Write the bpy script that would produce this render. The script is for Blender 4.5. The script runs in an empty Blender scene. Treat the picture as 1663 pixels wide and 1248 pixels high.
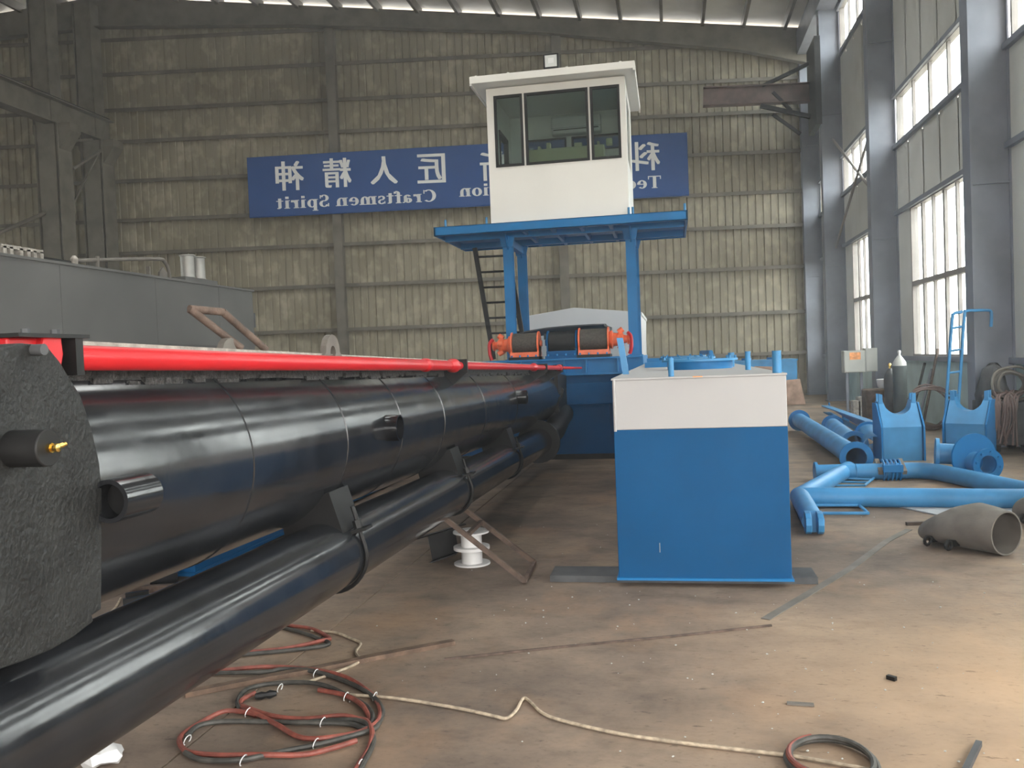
import bpy, math, random
from math import sin, cos, pi, radians, atan2, sqrt
from mathutils import Vector, Matrix
random.seed(7)
SC = bpy.context.scene
COL = SC.collection

# ------------------------------------------------------------------ camera
F, CX, CY, EYE = 1400.0, 831.5, 624.0, 1.6
ROLL = 0.0335
_d = Vector(((1090 - CX) / F, (572 - CY) / F, 1.0)).normalized()      # hall axis in camera axes (x right, y down, z ahead)
_u = Vector((-sin(ROLL), -cos(ROLL), 0.0))
_u = (_u - _d * _u.dot(_d)).normalized()
_x = _d.cross(_u)
MW = Matrix((_x, _d, _u))                                            # camera axes -> world
cam_d = bpy.data.cameras.new('camera')
cam = bpy.data.objects.new('camera', cam_d)
COL.objects.link(cam)
r_ = MW @ Vector((1, 0, 0)); u_ = MW @ Vector((0, -1, 0)); b_ = MW @ Vector((0, 0, -1))
cam.matrix_world = Matrix(((r_.x, u_.x, b_.x, 0), (r_.y, u_.y, b_.y, 0), (r_.z, u_.z, b_.z, EYE), (0, 0, 0, 1)))
cam_d.sensor_width = 36.0
cam_d.lens = F / 1663 * 36.0
cam_d.clip_end = 300
SC.camera = cam

# ------------------------------------------------------------------ sky, light, exposure
world = bpy.data.worlds.new('sky'); SC.world = world; world.use_nodes = True
bg = world.node_tree.nodes['Background']
bg.inputs[0].default_value = (1.0, 0.982, 0.955, 1)
bg.inputs[1].default_value = 7.0
SC.view_settings.view_transform = 'Standard'
SC.view_settings.look = 'None'
SC.view_settings.gamma = 1.0
SC.view_settings.use_curve_mapping = False
SC.view_settings.exposure = 0.8
SC.cycles.use_denoising = True
SC.cycles.max_bounces = 8
SC.cycles.diffuse_bounces = 5
SC.cycles.glossy_bounces = 3
SC.cycles.transparent_max_bounces = 12
SC.cycles.sample_clamp_indirect = 6.0

def portal(name, loc, sx, sy, rot):
    l = bpy.data.lights.new(name, 'AREA'); l.shape = 'RECTANGLE'; l.size = sx; l.size_y = sy
    l.cycles.is_portal = True
    o = bpy.data.objects.new(name, l); COL.objects.link(o); o.location = loc; o.rotation_euler = rot
HX0, HX1, HY0 = -44.0, 5.0, -7.0                                       # hall: left wall, right wall, open gateway end
GX0, GX1, GZ = -3.4, 3.2, 4.8                                           # the open gateway behind the camera
portal('portal_gateway', ((GX0 + GX1) / 2, HY0 - .3, GZ / 2), GX1 - GX0, GZ, (radians(90), 0, 0))
portal('portal_windows', (HX1 + .2, 12.0, 6.5), 12.0, 38.0, (0, radians(90), 0))

# ------------------------------------------------------------------ survey helpers: a sighted direction met with a known plane of the hall
SKY_Y, SKX0, SKX1 = (1, 9, 17), -10.0, -1.0                              # unseen translucent roof lights, added to brighten the floor and side wall
for ya in SKY_Y: portal('portal_added_rooflight', ((SKX0 + SKX1) / 2, ya + 1, 13.75), SKX1 - SKX0, 2.0, (0, radians(5.5), 0))
def sight(x, y): return MW @ Vector(((x - CX) / F, (y - CY) / F, 1.0))
def onZ(x, y, z=0.0):
    r = sight(x, y); return r * ((z - EYE) / r.z) + Vector((0, 0, EYE))
def onX(x, y, X):
    r = sight(x, y); return r * (X / r.x) + Vector((0, 0, EYE))
def onY(x, y, Y):
    r = sight(x, y); return r * (Y / r.y) + Vector((0, 0, EYE))
WK, WX, WY = 0.155, 4.5, 30.3                                          # the end wall runs slightly askew
def wallY(X): return WY + WK * (X - WX)
def onW(x, y, off=0.0):
    r = sight(x, y); t = (WY - WK * WX - off) / (r.y - WK * r.x); return r * t + Vector((0, 0, EYE))

# ------------------------------------------------------------------ materials
MATS = {}
def mat(name, col, rough=.5, metal=0.0, var=.12, scale=3.0, bump=0.0, bscale=40.0, col2=None, spec=.5, coat=0.0, detail=6, stretch=None, lo=.35, hi=.65, rvar=0.0):
    if name in MATS: return MATS[name]
    m = bpy.data.materials.new(name); m.use_nodes = True
    nt = m.node_tree; N = nt.nodes; L = nt.links; b = N['Principled BSDF']
    b.inputs['Roughness'].default_value = rough; b.inputs['Metallic'].default_value = metal
    b.inputs['Specular IOR Level'].default_value = spec; b.inputs['Coat Weight'].default_value = coat
    b.inputs['Coat Roughness'].default_value = .08
    tc = N.new('ShaderNodeTexCoord'); mp = N.new('ShaderNodeMapping'); L.new(tc.outputs['Object'], mp.inputs['Vector'])
    if stretch: mp.inputs['Scale'].default_value = stretch
    nz = N.new('ShaderNodeTexNoise'); nz.inputs['Scale'].default_value = scale; nz.inputs['Detail'].default_value = detail
    L.new(mp.outputs[0], nz.inputs['Vector'])
    rp = N.new('ShaderNodeValToRGB'); L.new(nz.outputs['Fac'], rp.inputs['Fac'])
    c2 = col2 if col2 else tuple(c * (1 - var) for c in col)
    c1 = col if col2 else tuple(min(1, c * (1 + var)) for c in col)
    rp.color_ramp.elements[0].position = lo; rp.color_ramp.elements[1].position = hi
    rp.color_ramp.elements[0].color = (*c2, 1); rp.color_ramp.elements[1].color = (*c1, 1)
    L.new(rp.outputs[0], b.inputs['Base Color'])
    if rvar:
        mr = N.new('ShaderNodeMapRange'); L.new(nz.outputs['Fac'], mr.inputs['Value'])
        mr.inputs['From Min'].default_value = .3; mr.inputs['From Max'].default_value = .7
        mr.inputs['To Min'].default_value = max(.02, rough - rvar); mr.inputs['To Max'].default_value = rough + rvar
        L.new(mr.outputs[0], b.inputs['Roughness'])
    if bump:
        n2 = N.new('ShaderNodeTexNoise'); n2.inputs['Scale'].default_value = bscale; n2.inputs['Detail'].default_value = 4
        L.new(mp.outputs[0], n2.inputs['Vector'])
        bp = N.new('ShaderNodeBump'); bp.inputs['Strength'].default_value = bump; bp.inputs['Distance'].default_value = .02
        L.new(n2.outputs['Fac'], bp.inputs['Height']); L.new(bp.outputs[0], b.inputs['Normal'])
    MATS[name] = m
    return m

def floor_mat():
    m = bpy.data.materials.new('dusty_concrete'); m.use_nodes = True
    nt = m.node_tree; N = nt.nodes; L = nt.links; b = N['Principled BSDF']
    tc = N.new('ShaderNodeTexCoord')
    def noise(s, d=8, r=.6, st=None):
        n = N.new('ShaderNodeTexNoise'); n.inputs['Scale'].default_value = s; n.inputs['Detail'].default_value = d; n.inputs['Roughness'].default_value = r
        if st:
            mp = N.new('ShaderNodeMapping'); mp.inputs['Scale'].default_value = st
            L.new(tc.outputs['Object'], mp.inputs['Vector']); L.new(mp.outputs[0], n.inputs['Vector'])
        else: L.new(tc.outputs['Object'], n.inputs['Vector'])
        return n
    def ramp(n, stops):
        r = N.new('ShaderNodeValToRGB'); e = r.color_ramp.elements
        e[0].position, e[1].position = stops[0][0], stops[-1][0]
        e[0].color, e[1].color = (*stops[0][1], 1), (*stops[-1][1], 1)
        for p, c in stops[1:-1]:
            k = e.new(p); k.color = (*c, 1)
        L.new(n.outputs['Fac'], r.inputs['Fac']); return r
    a = ramp(noise(.55, 9, .62), [(.32, (.095, .073, .060)), (.5, (.19, .142, .108)), (.68, (.31, .23, .165))])
    c = ramp(noise(2.6, 10, .7, (1, 1.6, 1)), [(.32, (.55, .53, .52)), (.5, (.95, .95, .95)), (.7, (1.15, 1.13, 1.08))])
    d = ramp(noise(14, 8, .75, (1, 1.8, 1)), [(.3, (.35, .33, .32)), (.4, (.93, .93, .93)), (.7, (1.1, 1.1, 1.1))])
    m1 = N.new('ShaderNodeMixRGB'); m1.blend_type = 'MULTIPLY'; m1.inputs[0].default_value = .75
    L.new(a.outputs[0], m1.inputs[1]); L.new(c.outputs[0], m1.inputs[2])
    m2 = N.new('ShaderNodeMixRGB'); m2.blend_type = 'MULTIPLY'; m2.inputs[0].default_value = .55
    L.new(m1.outputs[0], m2.inputs[1]); L.new(d.outputs[0], m2.inputs[2])
    # rust-coloured dust in drifts
    e = ramp(noise(.9, 6, .6, (1, .8, 1)), [(.52, (0, 0, 0)), (.72, (1, 1, 1))])
    m3 = N.new('ShaderNodeMixRGB'); m3.inputs[2].default_value = (.42, .25, .14, 1)
    mm = N.new('ShaderNodeMath'); mm.operation = 'MULTIPLY'; mm.inputs[1].default_value = .45
    L.new(e.outputs[0], mm.inputs[0]); L.new(mm.outputs[0], m3.inputs[0]); L.new(m2.outputs[0], m3.inputs[1])
    # tan dust plus painted warm light over the near right floor, ragged rim
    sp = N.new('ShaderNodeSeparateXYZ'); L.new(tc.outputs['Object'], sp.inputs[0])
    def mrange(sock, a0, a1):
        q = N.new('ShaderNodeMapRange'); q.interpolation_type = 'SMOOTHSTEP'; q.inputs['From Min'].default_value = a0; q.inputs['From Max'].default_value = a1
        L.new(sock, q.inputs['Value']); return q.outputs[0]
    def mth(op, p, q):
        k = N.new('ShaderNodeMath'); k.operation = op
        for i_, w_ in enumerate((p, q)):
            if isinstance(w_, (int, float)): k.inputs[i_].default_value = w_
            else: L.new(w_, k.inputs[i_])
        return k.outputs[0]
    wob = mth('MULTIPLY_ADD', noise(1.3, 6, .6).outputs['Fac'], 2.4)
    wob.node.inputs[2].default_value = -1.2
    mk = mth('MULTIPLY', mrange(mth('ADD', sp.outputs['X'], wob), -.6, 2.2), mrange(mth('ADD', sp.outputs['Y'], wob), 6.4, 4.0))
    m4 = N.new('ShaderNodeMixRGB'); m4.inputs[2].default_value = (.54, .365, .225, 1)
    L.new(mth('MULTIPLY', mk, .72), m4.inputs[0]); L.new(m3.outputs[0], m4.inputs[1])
    # pits, scrapes and dark oily marks
    pt = ramp(noise(7.5, 5, .62, (1, 2.6, 1)), [(.30, (.42, .40, .39)), (.36, (1, 1, 1)), (.8, (1, 1, 1))])
    p2 = ramp(noise(22, 6, .7, (1, 1.5, 1)), [(.30, (.5, .48, .46)), (.42, (1, 1, 1)), (.7, (1.1, 1.1, 1.1))])
    m5 = N.new('ShaderNodeMixRGB'); m5.blend_type = 'MULTIPLY'; m5.inputs[0].default_value = .8
    m6 = N.new('ShaderNodeMixRGB'); m6.blend_type = 'MULTIPLY'; m6.inputs[0].default_value = .6
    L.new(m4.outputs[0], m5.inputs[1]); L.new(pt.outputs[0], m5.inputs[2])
    L.new(m5.outputs[0], m6.inputs[1]); L.new(p2.outputs[0], m6.inputs[2])
    L.new(m6.outputs[0], b.inputs['Base Color'])
    b.inputs['Roughness'].default_value = .72; b.inputs['Specular IOR Level'].default_value = .3
    bp = N.new('ShaderNodeBump'); bp.inputs['Strength'].default_value = .25; bp.inputs['Distance'].default_value = .01
    L.new(noise(30, 6).outputs['Fac'], bp.inputs['Height']); L.new(bp.outputs[0], b.inputs['Normal'])
    return m

def wall_mat(name, base, blotch, amt):
    m = bpy.data.materials.new(name); m.use_nodes = True
    nt = m.node_tree; N = nt.nodes; L = nt.links; b = N['Principled BSDF']
    tc = N.new('ShaderNodeTexCoord')
    mp = N.new('ShaderNodeMapping'); mp.inputs['Scale'].default_value = (3.2, .2, 2.2); L.new(tc.outputs['Object'], mp.inputs['Vector'])
    nz = N.new('ShaderNodeTexNoise'); nz.inputs['Scale'].default_value = 1.0; nz.inputs['Detail'].default_value = 2.5
    L.new(mp.outputs[0], nz.inputs['Vector'])
    rp = N.new('ShaderNodeValToRGB'); rp.color_ramp.elements[0].position = .5; rp.color_ramp.elements[1].position = .66
    L.new(nz.outputs['Fac'], rp.inputs['Fac'])
    mx = N.new('ShaderNodeMixRGB'); mx.inputs[1].default_value = (*base, 1); mx.inputs[2].default_value = (*blotch, 1)
    ml = N.new('ShaderNodeMath'); ml.operation = 'MULTIPLY'; ml.inputs[1].default_value = amt
    L.new(rp.outputs[0], ml.inputs[0]); L.new(ml.outputs[0], mx.inputs[0])
    n2 = N.new('ShaderNodeTexNoise'); n2.inputs['Scale'].default_value = .5; n2.inputs['Detail'].default_value = 6; L.new(tc.outputs['Object'], n2.inputs['Vector'])
    r2 = N.new('ShaderNodeValToRGB'); r2.color_ramp.elements[0].position = .3; r2.color_ramp.elements[1].position = .7
    r2.color_ramp.elements[0].color = (.8, .79, .76, 1); r2.color_ramp.elements[1].color = (1.08, 1.08, 1.08, 1)
    L.new(n2.outputs['Fac'], r2.inputs['Fac'])
    m2 = N.new('ShaderNodeMixRGB'); m2.blend_type = 'MULTIPLY'; m2.inputs[0].default_value = 1
    L.new(mx.outputs[0], m2.inputs[1]); L.new(r2.outputs[0], m2.inputs[2])
    L.new(m2.outputs[0], b.inputs['Base Color']); b.inputs['Roughness'].default_value = .6
    return m

def glass_mat(name, tint=(.9, .95, .93), refl=.12):
    m = bpy.data.materials.new(name); m.use_nodes = True
    nt = m.node_tree; N = nt.nodes; L = nt.links; N.remove(N['Principled BSDF'])
    t = N.new('ShaderNodeBsdfTransparent'); t.inputs[0].default_value = (*tint, 1)
    g = N.new('ShaderNodeBsdfGlossy'); g.inputs['Roughness'].default_value = .03
    mx = N.new('ShaderNodeMixShader'); lw = N.new('ShaderNodeLayerWeight'); pw = N.new('ShaderNodeMath'); pw.operation = 'POWER'; pw.inputs[1].default_value = 5
    ad = N.new('ShaderNodeMath'); ad.operation = 'MULTIPLY_ADD'; ad.inputs[1].default_value = .5; ad.inputs[2].default_value = refl
    L.new(lw.outputs['Facing'], pw.inputs[0]); L.new(pw.outputs[0], ad.inputs[0]); L.new(ad.outputs[0], mx.inputs[0])
    L.new(t.outputs[0], mx.inputs[1]); L.new(g.outputs[0], mx.inputs[2]); L.new(mx.outputs[0], N['Material Output'].inputs[0])
    return m

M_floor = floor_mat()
M_back = wall_mat('end_wall_sheet', (.285, .252, .182), (.43, .385, .29), .75)
M_right = wall_mat('side_wall_sheet', (.60, .595, .565), (.64, .63, .60), .5)
M_roof = mat('roof_sheet', (.66, .635, .57), .6, 0, .1, .8)
M_dado = mat('pale_teal_wall_paint', (.40, .50, .49), .7, 0, .12, 2.0, .2, 25)
M_steel = mat('grey_column_paint', (.19, .205, .245), .5, 0, .15, 1.5)
M_brown = mat('brown_grey_girt', (.15, .132, .106), .6, 0, .2, 2)
M_jib = mat('reddish_brown_beam', (.13, .085, .075), .6, 0, .25, 3)
M_glass = glass_mat('window_glass', (.93, .97, .97), .04)
M_cabglass = glass_mat('cabin_glass', (.70, .765, .755), .05)
M_frame = mat('pale_window_frame', (.24, .215, .20), .5, 0, .1)
M_blue = mat('deep_blue_paint', (.003, .066, .178), .55, 0, .10, 1.2, .03, 60, spec=.12)
M_blue2 = mat('mid_blue_paint', (.012, .145, .355), .45, 0, .1, 2.0, .03, 60, spec=.2)
M_blue3 = mat('light_blue_paint', (.045, .215, .43), .42, 0, .16, 3.0, .05, 60, spec=.35)
M_white = mat('white_paint', (.36, .355, .354), .5, 0, .03, 1.0, .02, 60)
M_cab = mat('cream_white_paint', (.74, .715, .67), .4, 0, .03, 1.2, .03, 20)
M_hood = mat('hood_white_paint', (.60, .595, .59), .5, 0, .03, 1.0, .02, 60)
M_black = mat('glossy_black_paint', (.012, .013, .015), .17, 0, .25, 5, .05, 9, spec=.6, rvar=.05)
M_black2 = mat('textured_black_paint', (.013, .0135, .013), .5, 0, .3, 10, .35, 70, spec=.3)
M_blackm = mat('matt_black_steel', (.010, .010, .010), .5, 0, .3, 8, spec=.25)
M_red = mat('bright_red_paint', (.43, .013, .017), .33, 0, .08, 2, spec=.3)
M_orange = mat('orange_paint', (.72, .13, .045), .4, 0, .15, 8)
M_rope = mat('wire_rope_drum', (.06, .05, .04), .65, 0, .3, 30, .6, 120)
M_rust = mat('rusty_steel', (.085, .056, .042), .75, 0, .4, 12, .3, 60)
M_rust2 = mat('orange_rusty_strip', (.125, .078, .052), .8, 0, .35, 10, .3, 60)
M_greyhull = mat('grey_primer', (.088, .085, .08), .55, 0, .14, .9, .03, 30)
M_beige = mat('beige_steel_edge', (.30, .27, .235), .6, 0, .25, 20, .3, 60)
M_crust = mat('crusty_black_weld', (.035, .033, .032), .6, 0, .6, 40, 1.0, 90)
M_sign = mat('blue_sign_board', (.022, .075, .245), .5, 0, .06, .6, spec=.2)
M_letter = mat('pale_sign_lettering', (.78, .78, .77), .6, 0, .03, 2)
M_brass = mat('brass', (.75, .5, .14), .25, 1.0, .1)
M_chrome = mat('brushed_metal', (.30, .29, .27), .5, .5, .15)
M_plastic = mat('white_plastic', (.62, .61, .60), .4, 0, .06, 4)
M_hred = mat('red_rubber_hose', (.20, .052, .036), .6, 0, .3, 20)
M_hblk = mat('black_rubber_hose', (.045, .042, .036), .6, 0, .4, 20)
M_tan = mat('tan_cord', (.36, .29, .21), .8, 0, .3, 30)
M_card = mat('brown_board', (.30, .19, .14), .8, 0, .25, 5)
M_grey = mat('grey_cabinet_paint', (.42, .42, .39), .5, 0, .05)
M_tag = mat('orange_print', (.8, .33, .12), .6, 0, .25, 14)
M_dirty = mat('dusty_dark_steel', (.13, .115, .098), .7, 0, .25, 4, .15, 30)
M_dark = mat('dark_machine_paint', (.05, .052, .055), .6, 0, .3, 6)
M_teal = mat('dark_teal_cylinder', (.07, .085, .085), .5, 0, .15, 5)
M_yel = mat('pale_yellow_foam', (.50, .50, .30), .7, 0, .1)
M_lamp = mat('lamp_lens', (.55, .55, .53), .2, 0, .05)
M_tarp = mat('grey_sheet', (.36, .37, .38), .6, 0, .15, 4)
M_yard = mat('yard_ground', (.42, .38, .32), .9, 0, .2, .5)
M_yardwall = mat('ochre_yard_wall', (.17, .135, .075), .8, 0, .12, 1)

# ------------------------------------------------------------------ mesh builder
def V(*a): return Vector(a)
def frame_of(d, up=None):
    d = Vector(d).normalized()
    up = Vector(up) if up else Vector((0, 0, 1))
    if abs(d.dot(up)) > .98: up = Vector((1, 0, 0)) if abs(d.x) < .9 else Vector((0, 1, 0))
    a = d.cross(up).normalized(); return a, a.cross(d), d       # side, up, along
class MB:
    def __init__(s): s.v = []; s.f = []
    def add(s, vs, fs):
        k = len(s.v); s.v += [Vector(v) for v in vs]; s.f += [tuple(i + k for i in f) for f in fs]; return s
    def box(s, lo, hi):
        x0, y0, z0 = lo; x1, y1, z1 = hi
        return s.add([(x0,y0,z0),(x1,y0,z0),(x1,y1,z0),(x0,y1,z0),(x0,y0,z1),(x1,y0,z1),(x1,y1,z1),(x0,y1,z1)],
                     [(0,3,2,1),(4,5,6,7),(0,1,5,4),(1,2,6,5),(2,3,7,6),(3,0,4,7)])
    def beam(s, p0, p1, w, h, up=None):
        a, u, d = frame_of(Vector(p1) - Vector(p0), up); p0, p1 = Vector(p0), Vector(p1)
        c = [a*(-w/2)+u*(-h/2), a*(w/2)+u*(-h/2), a*(w/2)+u*(h/2), a*(-w/2)+u*(h/2)]
        return s.add([p0+q for q in c] + [p1+q for q in c], [(0,1,2,3),(7,6,5,4),(0,4,5,1),(1,5,6,2),(2,6,7,3),(3,7,4,0)])
    def hbeam(s, p0, p1, w, h, tf=.02, tw=.012, up=None):       # I section: flanges normal to 'up'
        a, u, d = frame_of(Vector(p1) - Vector(p0), up); p0, p1 = Vector(p0), Vector(p1)
        s.beam(p0+u*(h/2-tf/2), p1+u*(h/2-tf/2), w, tf, up); s.beam(p0-u*(h/2-tf/2), p1-u*(h/2-tf/2), w, tf, up)
        return s.beam(p0, p1, tw, h-2*tf, up)
    def cyl(s, p0, p1, r, r1=None, n=20, caps=True):
        r1 = r if r1 is None else r1
        a, u, d = frame_of(Vector(p1) - Vector(p0)); p0, p1 = Vector(p0), Vector(p1)
        vs = [p0+(a*cos(2*pi*i/n)+u*sin(2*pi*i/n))*r for i in range(n)] + [p1+(a*cos(2*pi*i/n)+u*sin(2*pi*i/n))*r1 for i in range(n)]
        fs = [(i, (i+1) % n, n+(i+1) % n, n+i) for i in range(n)]
        if caps: fs += [tuple(range(n-1, -1, -1)), tuple(range(n, 2*n))]
        return s.add(vs, fs)
    def pipe(s, p0, p1, ro, ri, n=24):                            # hollow, open ends
        a, u, d = frame_of(Vector(p1) - Vector(p0)); p0, p1 = Vector(p0), Vector(p1)
        vs = []
        for p, r in ((p0, ro), (p1, ro), (p1, ri), (p0, ri)):
            vs += [p+(a*cos(2*pi*i/n)+u*sin(2*pi*i/n))*r for i in range(n)]
        fs = []
        for k in range(4):
            k2 = (k+1) % 4
            fs += [(k*n+i, k*n+(i+1) % n, k2*n+(i+1) % n, k2*n+i) for i in range(n)]
        return s.add(vs, fs)
    def lathe(s, p, axis, prof, n=20):
        a, u, d = frame_of(axis); p = Vector(p); vs = []; fs = []
        for h, r in prof: vs += [p+d*h+(a*cos(2*pi*i/n)+u*sin(2*pi*i/n))*max(r, 1e-4) for i in range(n)]
        for k in range(len(prof)-1): fs += [(k*n+i, k*n+(i+1) % n, (k+1)*n+(i+1) % n, (k+1)*n+i) for i in range(n)]
        fs += [tuple(range(n-1, -1, -1)), tuple(range((len(prof)-1)*n, len(prof)*n))]
        return s.add(vs, fs)
    def tube(s, pts, r, n=8, closed=False):
        pts = [Vector(p) for p in pts]; m = len(pts); vs = []; fs = []; up = None
        for i in range(m):
            if closed: t = pts[(i+1) % m]-pts[i-1]
            else: t = pts[min(i+1, m-1)]-pts[max(i-1, 0)]
            if t.length < 1e-9: t = Vector((1, 0, 0))
            t.normalize()
            if up is None:
                up = Vector((0, 0, 1)) if abs(t.z) < .9 else Vector((1, 0, 0))
            a = t.cross(up)
            if a.length < 1e-4: a = t.cross(Vector((0.3, .9, .2)))
            a.normalize(); u = a.cross(t); up = u
            rr = r[i] if isinstance(r, (list, tuple)) else r
            vs += [pts[i]+(a*cos(2*pi*k/n)+u*sin(2*pi*k/n))*rr for k in range(n)]
        for i in range(m if closed else m-1):
            j = (i+1) % m
            fs += [(i*n+k, i*n+(k+1) % n, j*n+(k+1) % n, j*n+k) for k in range(n)]
        if not closed: fs += [tuple(range(n-1, -1, -1)), tuple(range((m-1)*n, m*n))]
        return s.add(vs, fs)
    def prism(s, pts, vec):
        n = len(pts); vec = Vector(vec); pts = [Vector(p) for p in pts]
        return s.add(pts+[p+vec for p in pts], [tuple(range(n-1, -1, -1)), tuple(range(n, 2*n))]+[(i, (i+1) % n, n+(i+1) % n, n+i) for i in range(n)])
    def loft(s, rings, caps=(True, True), closed=True):
        n = len(rings[0]); vs = [v for r in rings for v in r]; fs = []
        for k in range(len(rings)-1):
            for i in range(n if closed else n-1):
                fs.append((k*n+i, k*n+(i+1) % n, (k+1)*n+(i+1) % n, (k+1)*n+i))
        if caps[0]: fs.append(tuple(range(n-1, -1, -1)))
        if caps[1]: fs.append(tuple(range((len(rings)-1)*n, len(rings)*n)))
        return s.add(vs, fs)
    def build(s, name, m, parent=None, smooth=False, bevel=0.0, kind=None):
        off = ABS.get(parent, Vector((0, 0, 0))) if parent else Vector((0, 0, 0))
        me = bpy.data.meshes.new(name)
        me.from_pydata([tuple(v-off) for v in s.v], [], s.f); me.materials.append(m)
        import bmesh
        bm = bmesh.new(); bm.from_mesh(me); bmesh.ops.recalc_face_normals(bm, faces=bm.faces); bm.to_mesh(me); bm.free()
        if smooth:
            for p in me.polygons: p.use_smooth = True
            me.set_sharp_from_angle(angle=radians(38))
        o = bpy.data.objects.new(name, me); COL.objects.link(o)
        if parent: o.parent = parent
        ABS[o] = off
        if bevel:
            b = o.modifiers.new('edge', 'BEVEL'); b.width = bevel; b.segments = 2; b.limit_method = 'ANGLE'; b.angle_limit = radians(40)
        if kind: o['kind'] = kind
        return o
ABS = {}
def tag(o, label=None, cat=None, group=None, kind=None):
    if label: o['label'] = label
    if cat: o['category'] = cat
    if group: o['group'] = group
    if kind: o['kind'] = kind
    return o
def thing(name, label, cat, loc=(0, 0, 0), group=None):
    o = bpy.data.objects.new(name, None); COL.objects.link(o); o.location = loc; o.empty_display_size = .1
    ABS[o] = Vector(loc); return tag(o, label, cat, group)
def rehome(o):                                                        # a one-mesh thing gets its origin at its own base
    me = o.data; lo = [min(v.co[i] for v in me.vertices) for i in range(3)]; hi = [max(v.co[i] for v in me.vertices) for i in range(3)]
    c = Vector(((lo[0]+hi[0])/2, (lo[1]+hi[1])/2, lo[2])); me.transform(Matrix.Translation(-c)); o.location = c; ABS[o] = c; return o
def solo(mb, name, m, label, cat, group=None, smooth=False, bevel=0.0, kind=None):
    return rehome(tag(mb.build(name, m, None, smooth, bevel, kind), label, cat, group))
def copy_to(o, parent, loc=None):
    c = o.copy(); COL.objects.link(c); c.parent = parent
    if loc is not None: c.location = loc
    return c
def curve(pts, k=6, closed=False):
    pts = [Vector(p) for p in pts]; n = len(pts); out = []
    for i in range(n if closed else n-1):
        p0 = pts[(i-1) % n] if closed or i > 0 else pts[0]; p1 = pts[i]; p2 = pts[(i+1) % n]
        p3 = pts[(i+2) % n] if closed or i+2 < n else pts[n-1]
        for j in range(k):
            t = j/k
            out.append(.5*((2*p1)+(p2-p0)*t+(2*p0-5*p1+4*p2-p3)*t*t+(3*p1-p0-3*p2+p3)*t**3))
    if not closed: out.append(pts[-1])
    return out

# ================================================================== SETTING
# ---- floor: base slab below, concrete bays with open joints
xs = [-44.0, -36, -28, -20, -14, -10, -6, -2.08, 5.0]
ys = [-7.0, -1.0, 10.6, 17.5, 23.5, 32.0]
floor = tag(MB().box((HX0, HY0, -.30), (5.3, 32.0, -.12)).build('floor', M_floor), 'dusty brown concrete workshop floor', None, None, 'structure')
for i in range(len(xs)-1):
    for j in range(len(ys)-1):
        g = .006
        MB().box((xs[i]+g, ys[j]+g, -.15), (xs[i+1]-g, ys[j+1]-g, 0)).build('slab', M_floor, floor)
yard = tag(MB().box((-70, -60, -.5), (60, 70, -.33)).build('ground', M_yard), None, None, None, 'structure')

# ---- end wall: ribbed sheets, girts, wind posts
def roofz(X):                                                         # underside of the roof
    zr, xr = 14.45, -18.4
    return zr-(X-xr)*.096 if X > xr else zr-(xr-X)*.115
wb = tag(MB().box((HX0, wallY(HX0)+.25, -.1), (HX0+.3, wallY(HX0)+.5, 11.0)).build('wall_back', M_back), 'ribbed brown-grey sheet end wall', None, None, 'structure')
MB().prism([(5.3, wallY(5.3)+.05, -.1), (HX0, wallY(HX0)+.05, -.1), (HX0, wallY(HX0)+.05, roofz(HX0)-.2), (-18.4, wallY(-18.4)+.05, roofz(-18.4)-.13), (5.3, wallY(5.3)+.05, roofz(5.3)-.13)], (0, .06, 0)).build('backing_sheet', M_back, wb)
X = 5.2; k = 0
while X > -30:
    w = 1.0
    pts = []
    for q in range(4):
        xa = X-q*.25
        pts += [(xa, .0), (xa-.018, .03), (xa-.05, .03), (xa-.068, 0)]
    pts.append((X-w+.006, 0))
    zt = roofz(X-w/2)-.12
    mb = MB(); vs = []; fs = []
    for (x, dep) in pts: vs.append((x, wallY(x)+dep, -.05))
    for (x, dep) in pts: vs.append((x, wallY(x)+dep, roofz(x)-.07-.05*((k*7) % 3)))
    n = len(pts); fs = [(i, i+1, n+i+1, n+i) for i in range(n-1)]
    mb.add(vs, fs); mb.build('wall_panel', M_back, wb)
    X -= w; k += 1
def wseg(Xa, Xb, z, off): return V(Xa, wallY(Xa)-off, z), V(Xb, wallY(Xb)-off, z)
for z in (1.45, 2.82, 4.32, 5.70, 6.82, 8.15, 9.48, 10.55, 11.75, 12.9):
    Xa = 5.0; Xb = -29.0
    if z > 11: Xa = -18.4+(14.45-z-.3)/.096
    if Xa > 5: Xa = 5.0
    a, b = wseg(Xa, Xb, z, .10)
    MB().beam(a, b, .16, .045).beam(a+V(0, -.07, -.03), b+V(0, -.07, -.03), .02, .12).build('girt', M_brown, wb)
for Xc in (-25.0, -10.85, -3.42):
    a = V(Xc, wallY(Xc)-.32, 0); b = V(Xc, wallY(Xc)-.32, roofz(Xc)-.5)
    MB().hbeam(a, b, .30, .36, .025, .02, up=(0.15, -1, 0)).build('wind_post', M_brown, wb)
# gable rafter under the roof, deeper at the eave
pts = []
for Xq, dep in ((4.9, 1.35), (2.5, 1.0), (-4, .72), (-12, .85), (-18.4, 1.2), (-24, .9), (-29, .8)):
    pts.append((Xq, dep))
low = [V(x, wallY(x)-.42, roofz(x)-.10-d) for x, d in pts]; top = [V(x, wallY(x)-.42, roofz(x)-.21) for x, d in pts]
mb = MB()
for i in range(len(pts)-1):
    mb.prism([low[i], low[i+1], top[i+1], top[i]], (0.002, -.025, 0))
    mb.prism([low[i], low[i+1], low[i+1]+V(0, -.28, 0), low[i]+V(0, -.28, 0)], (0, 0, .03))
mb.build('rafter', M_brown, wb)

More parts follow.
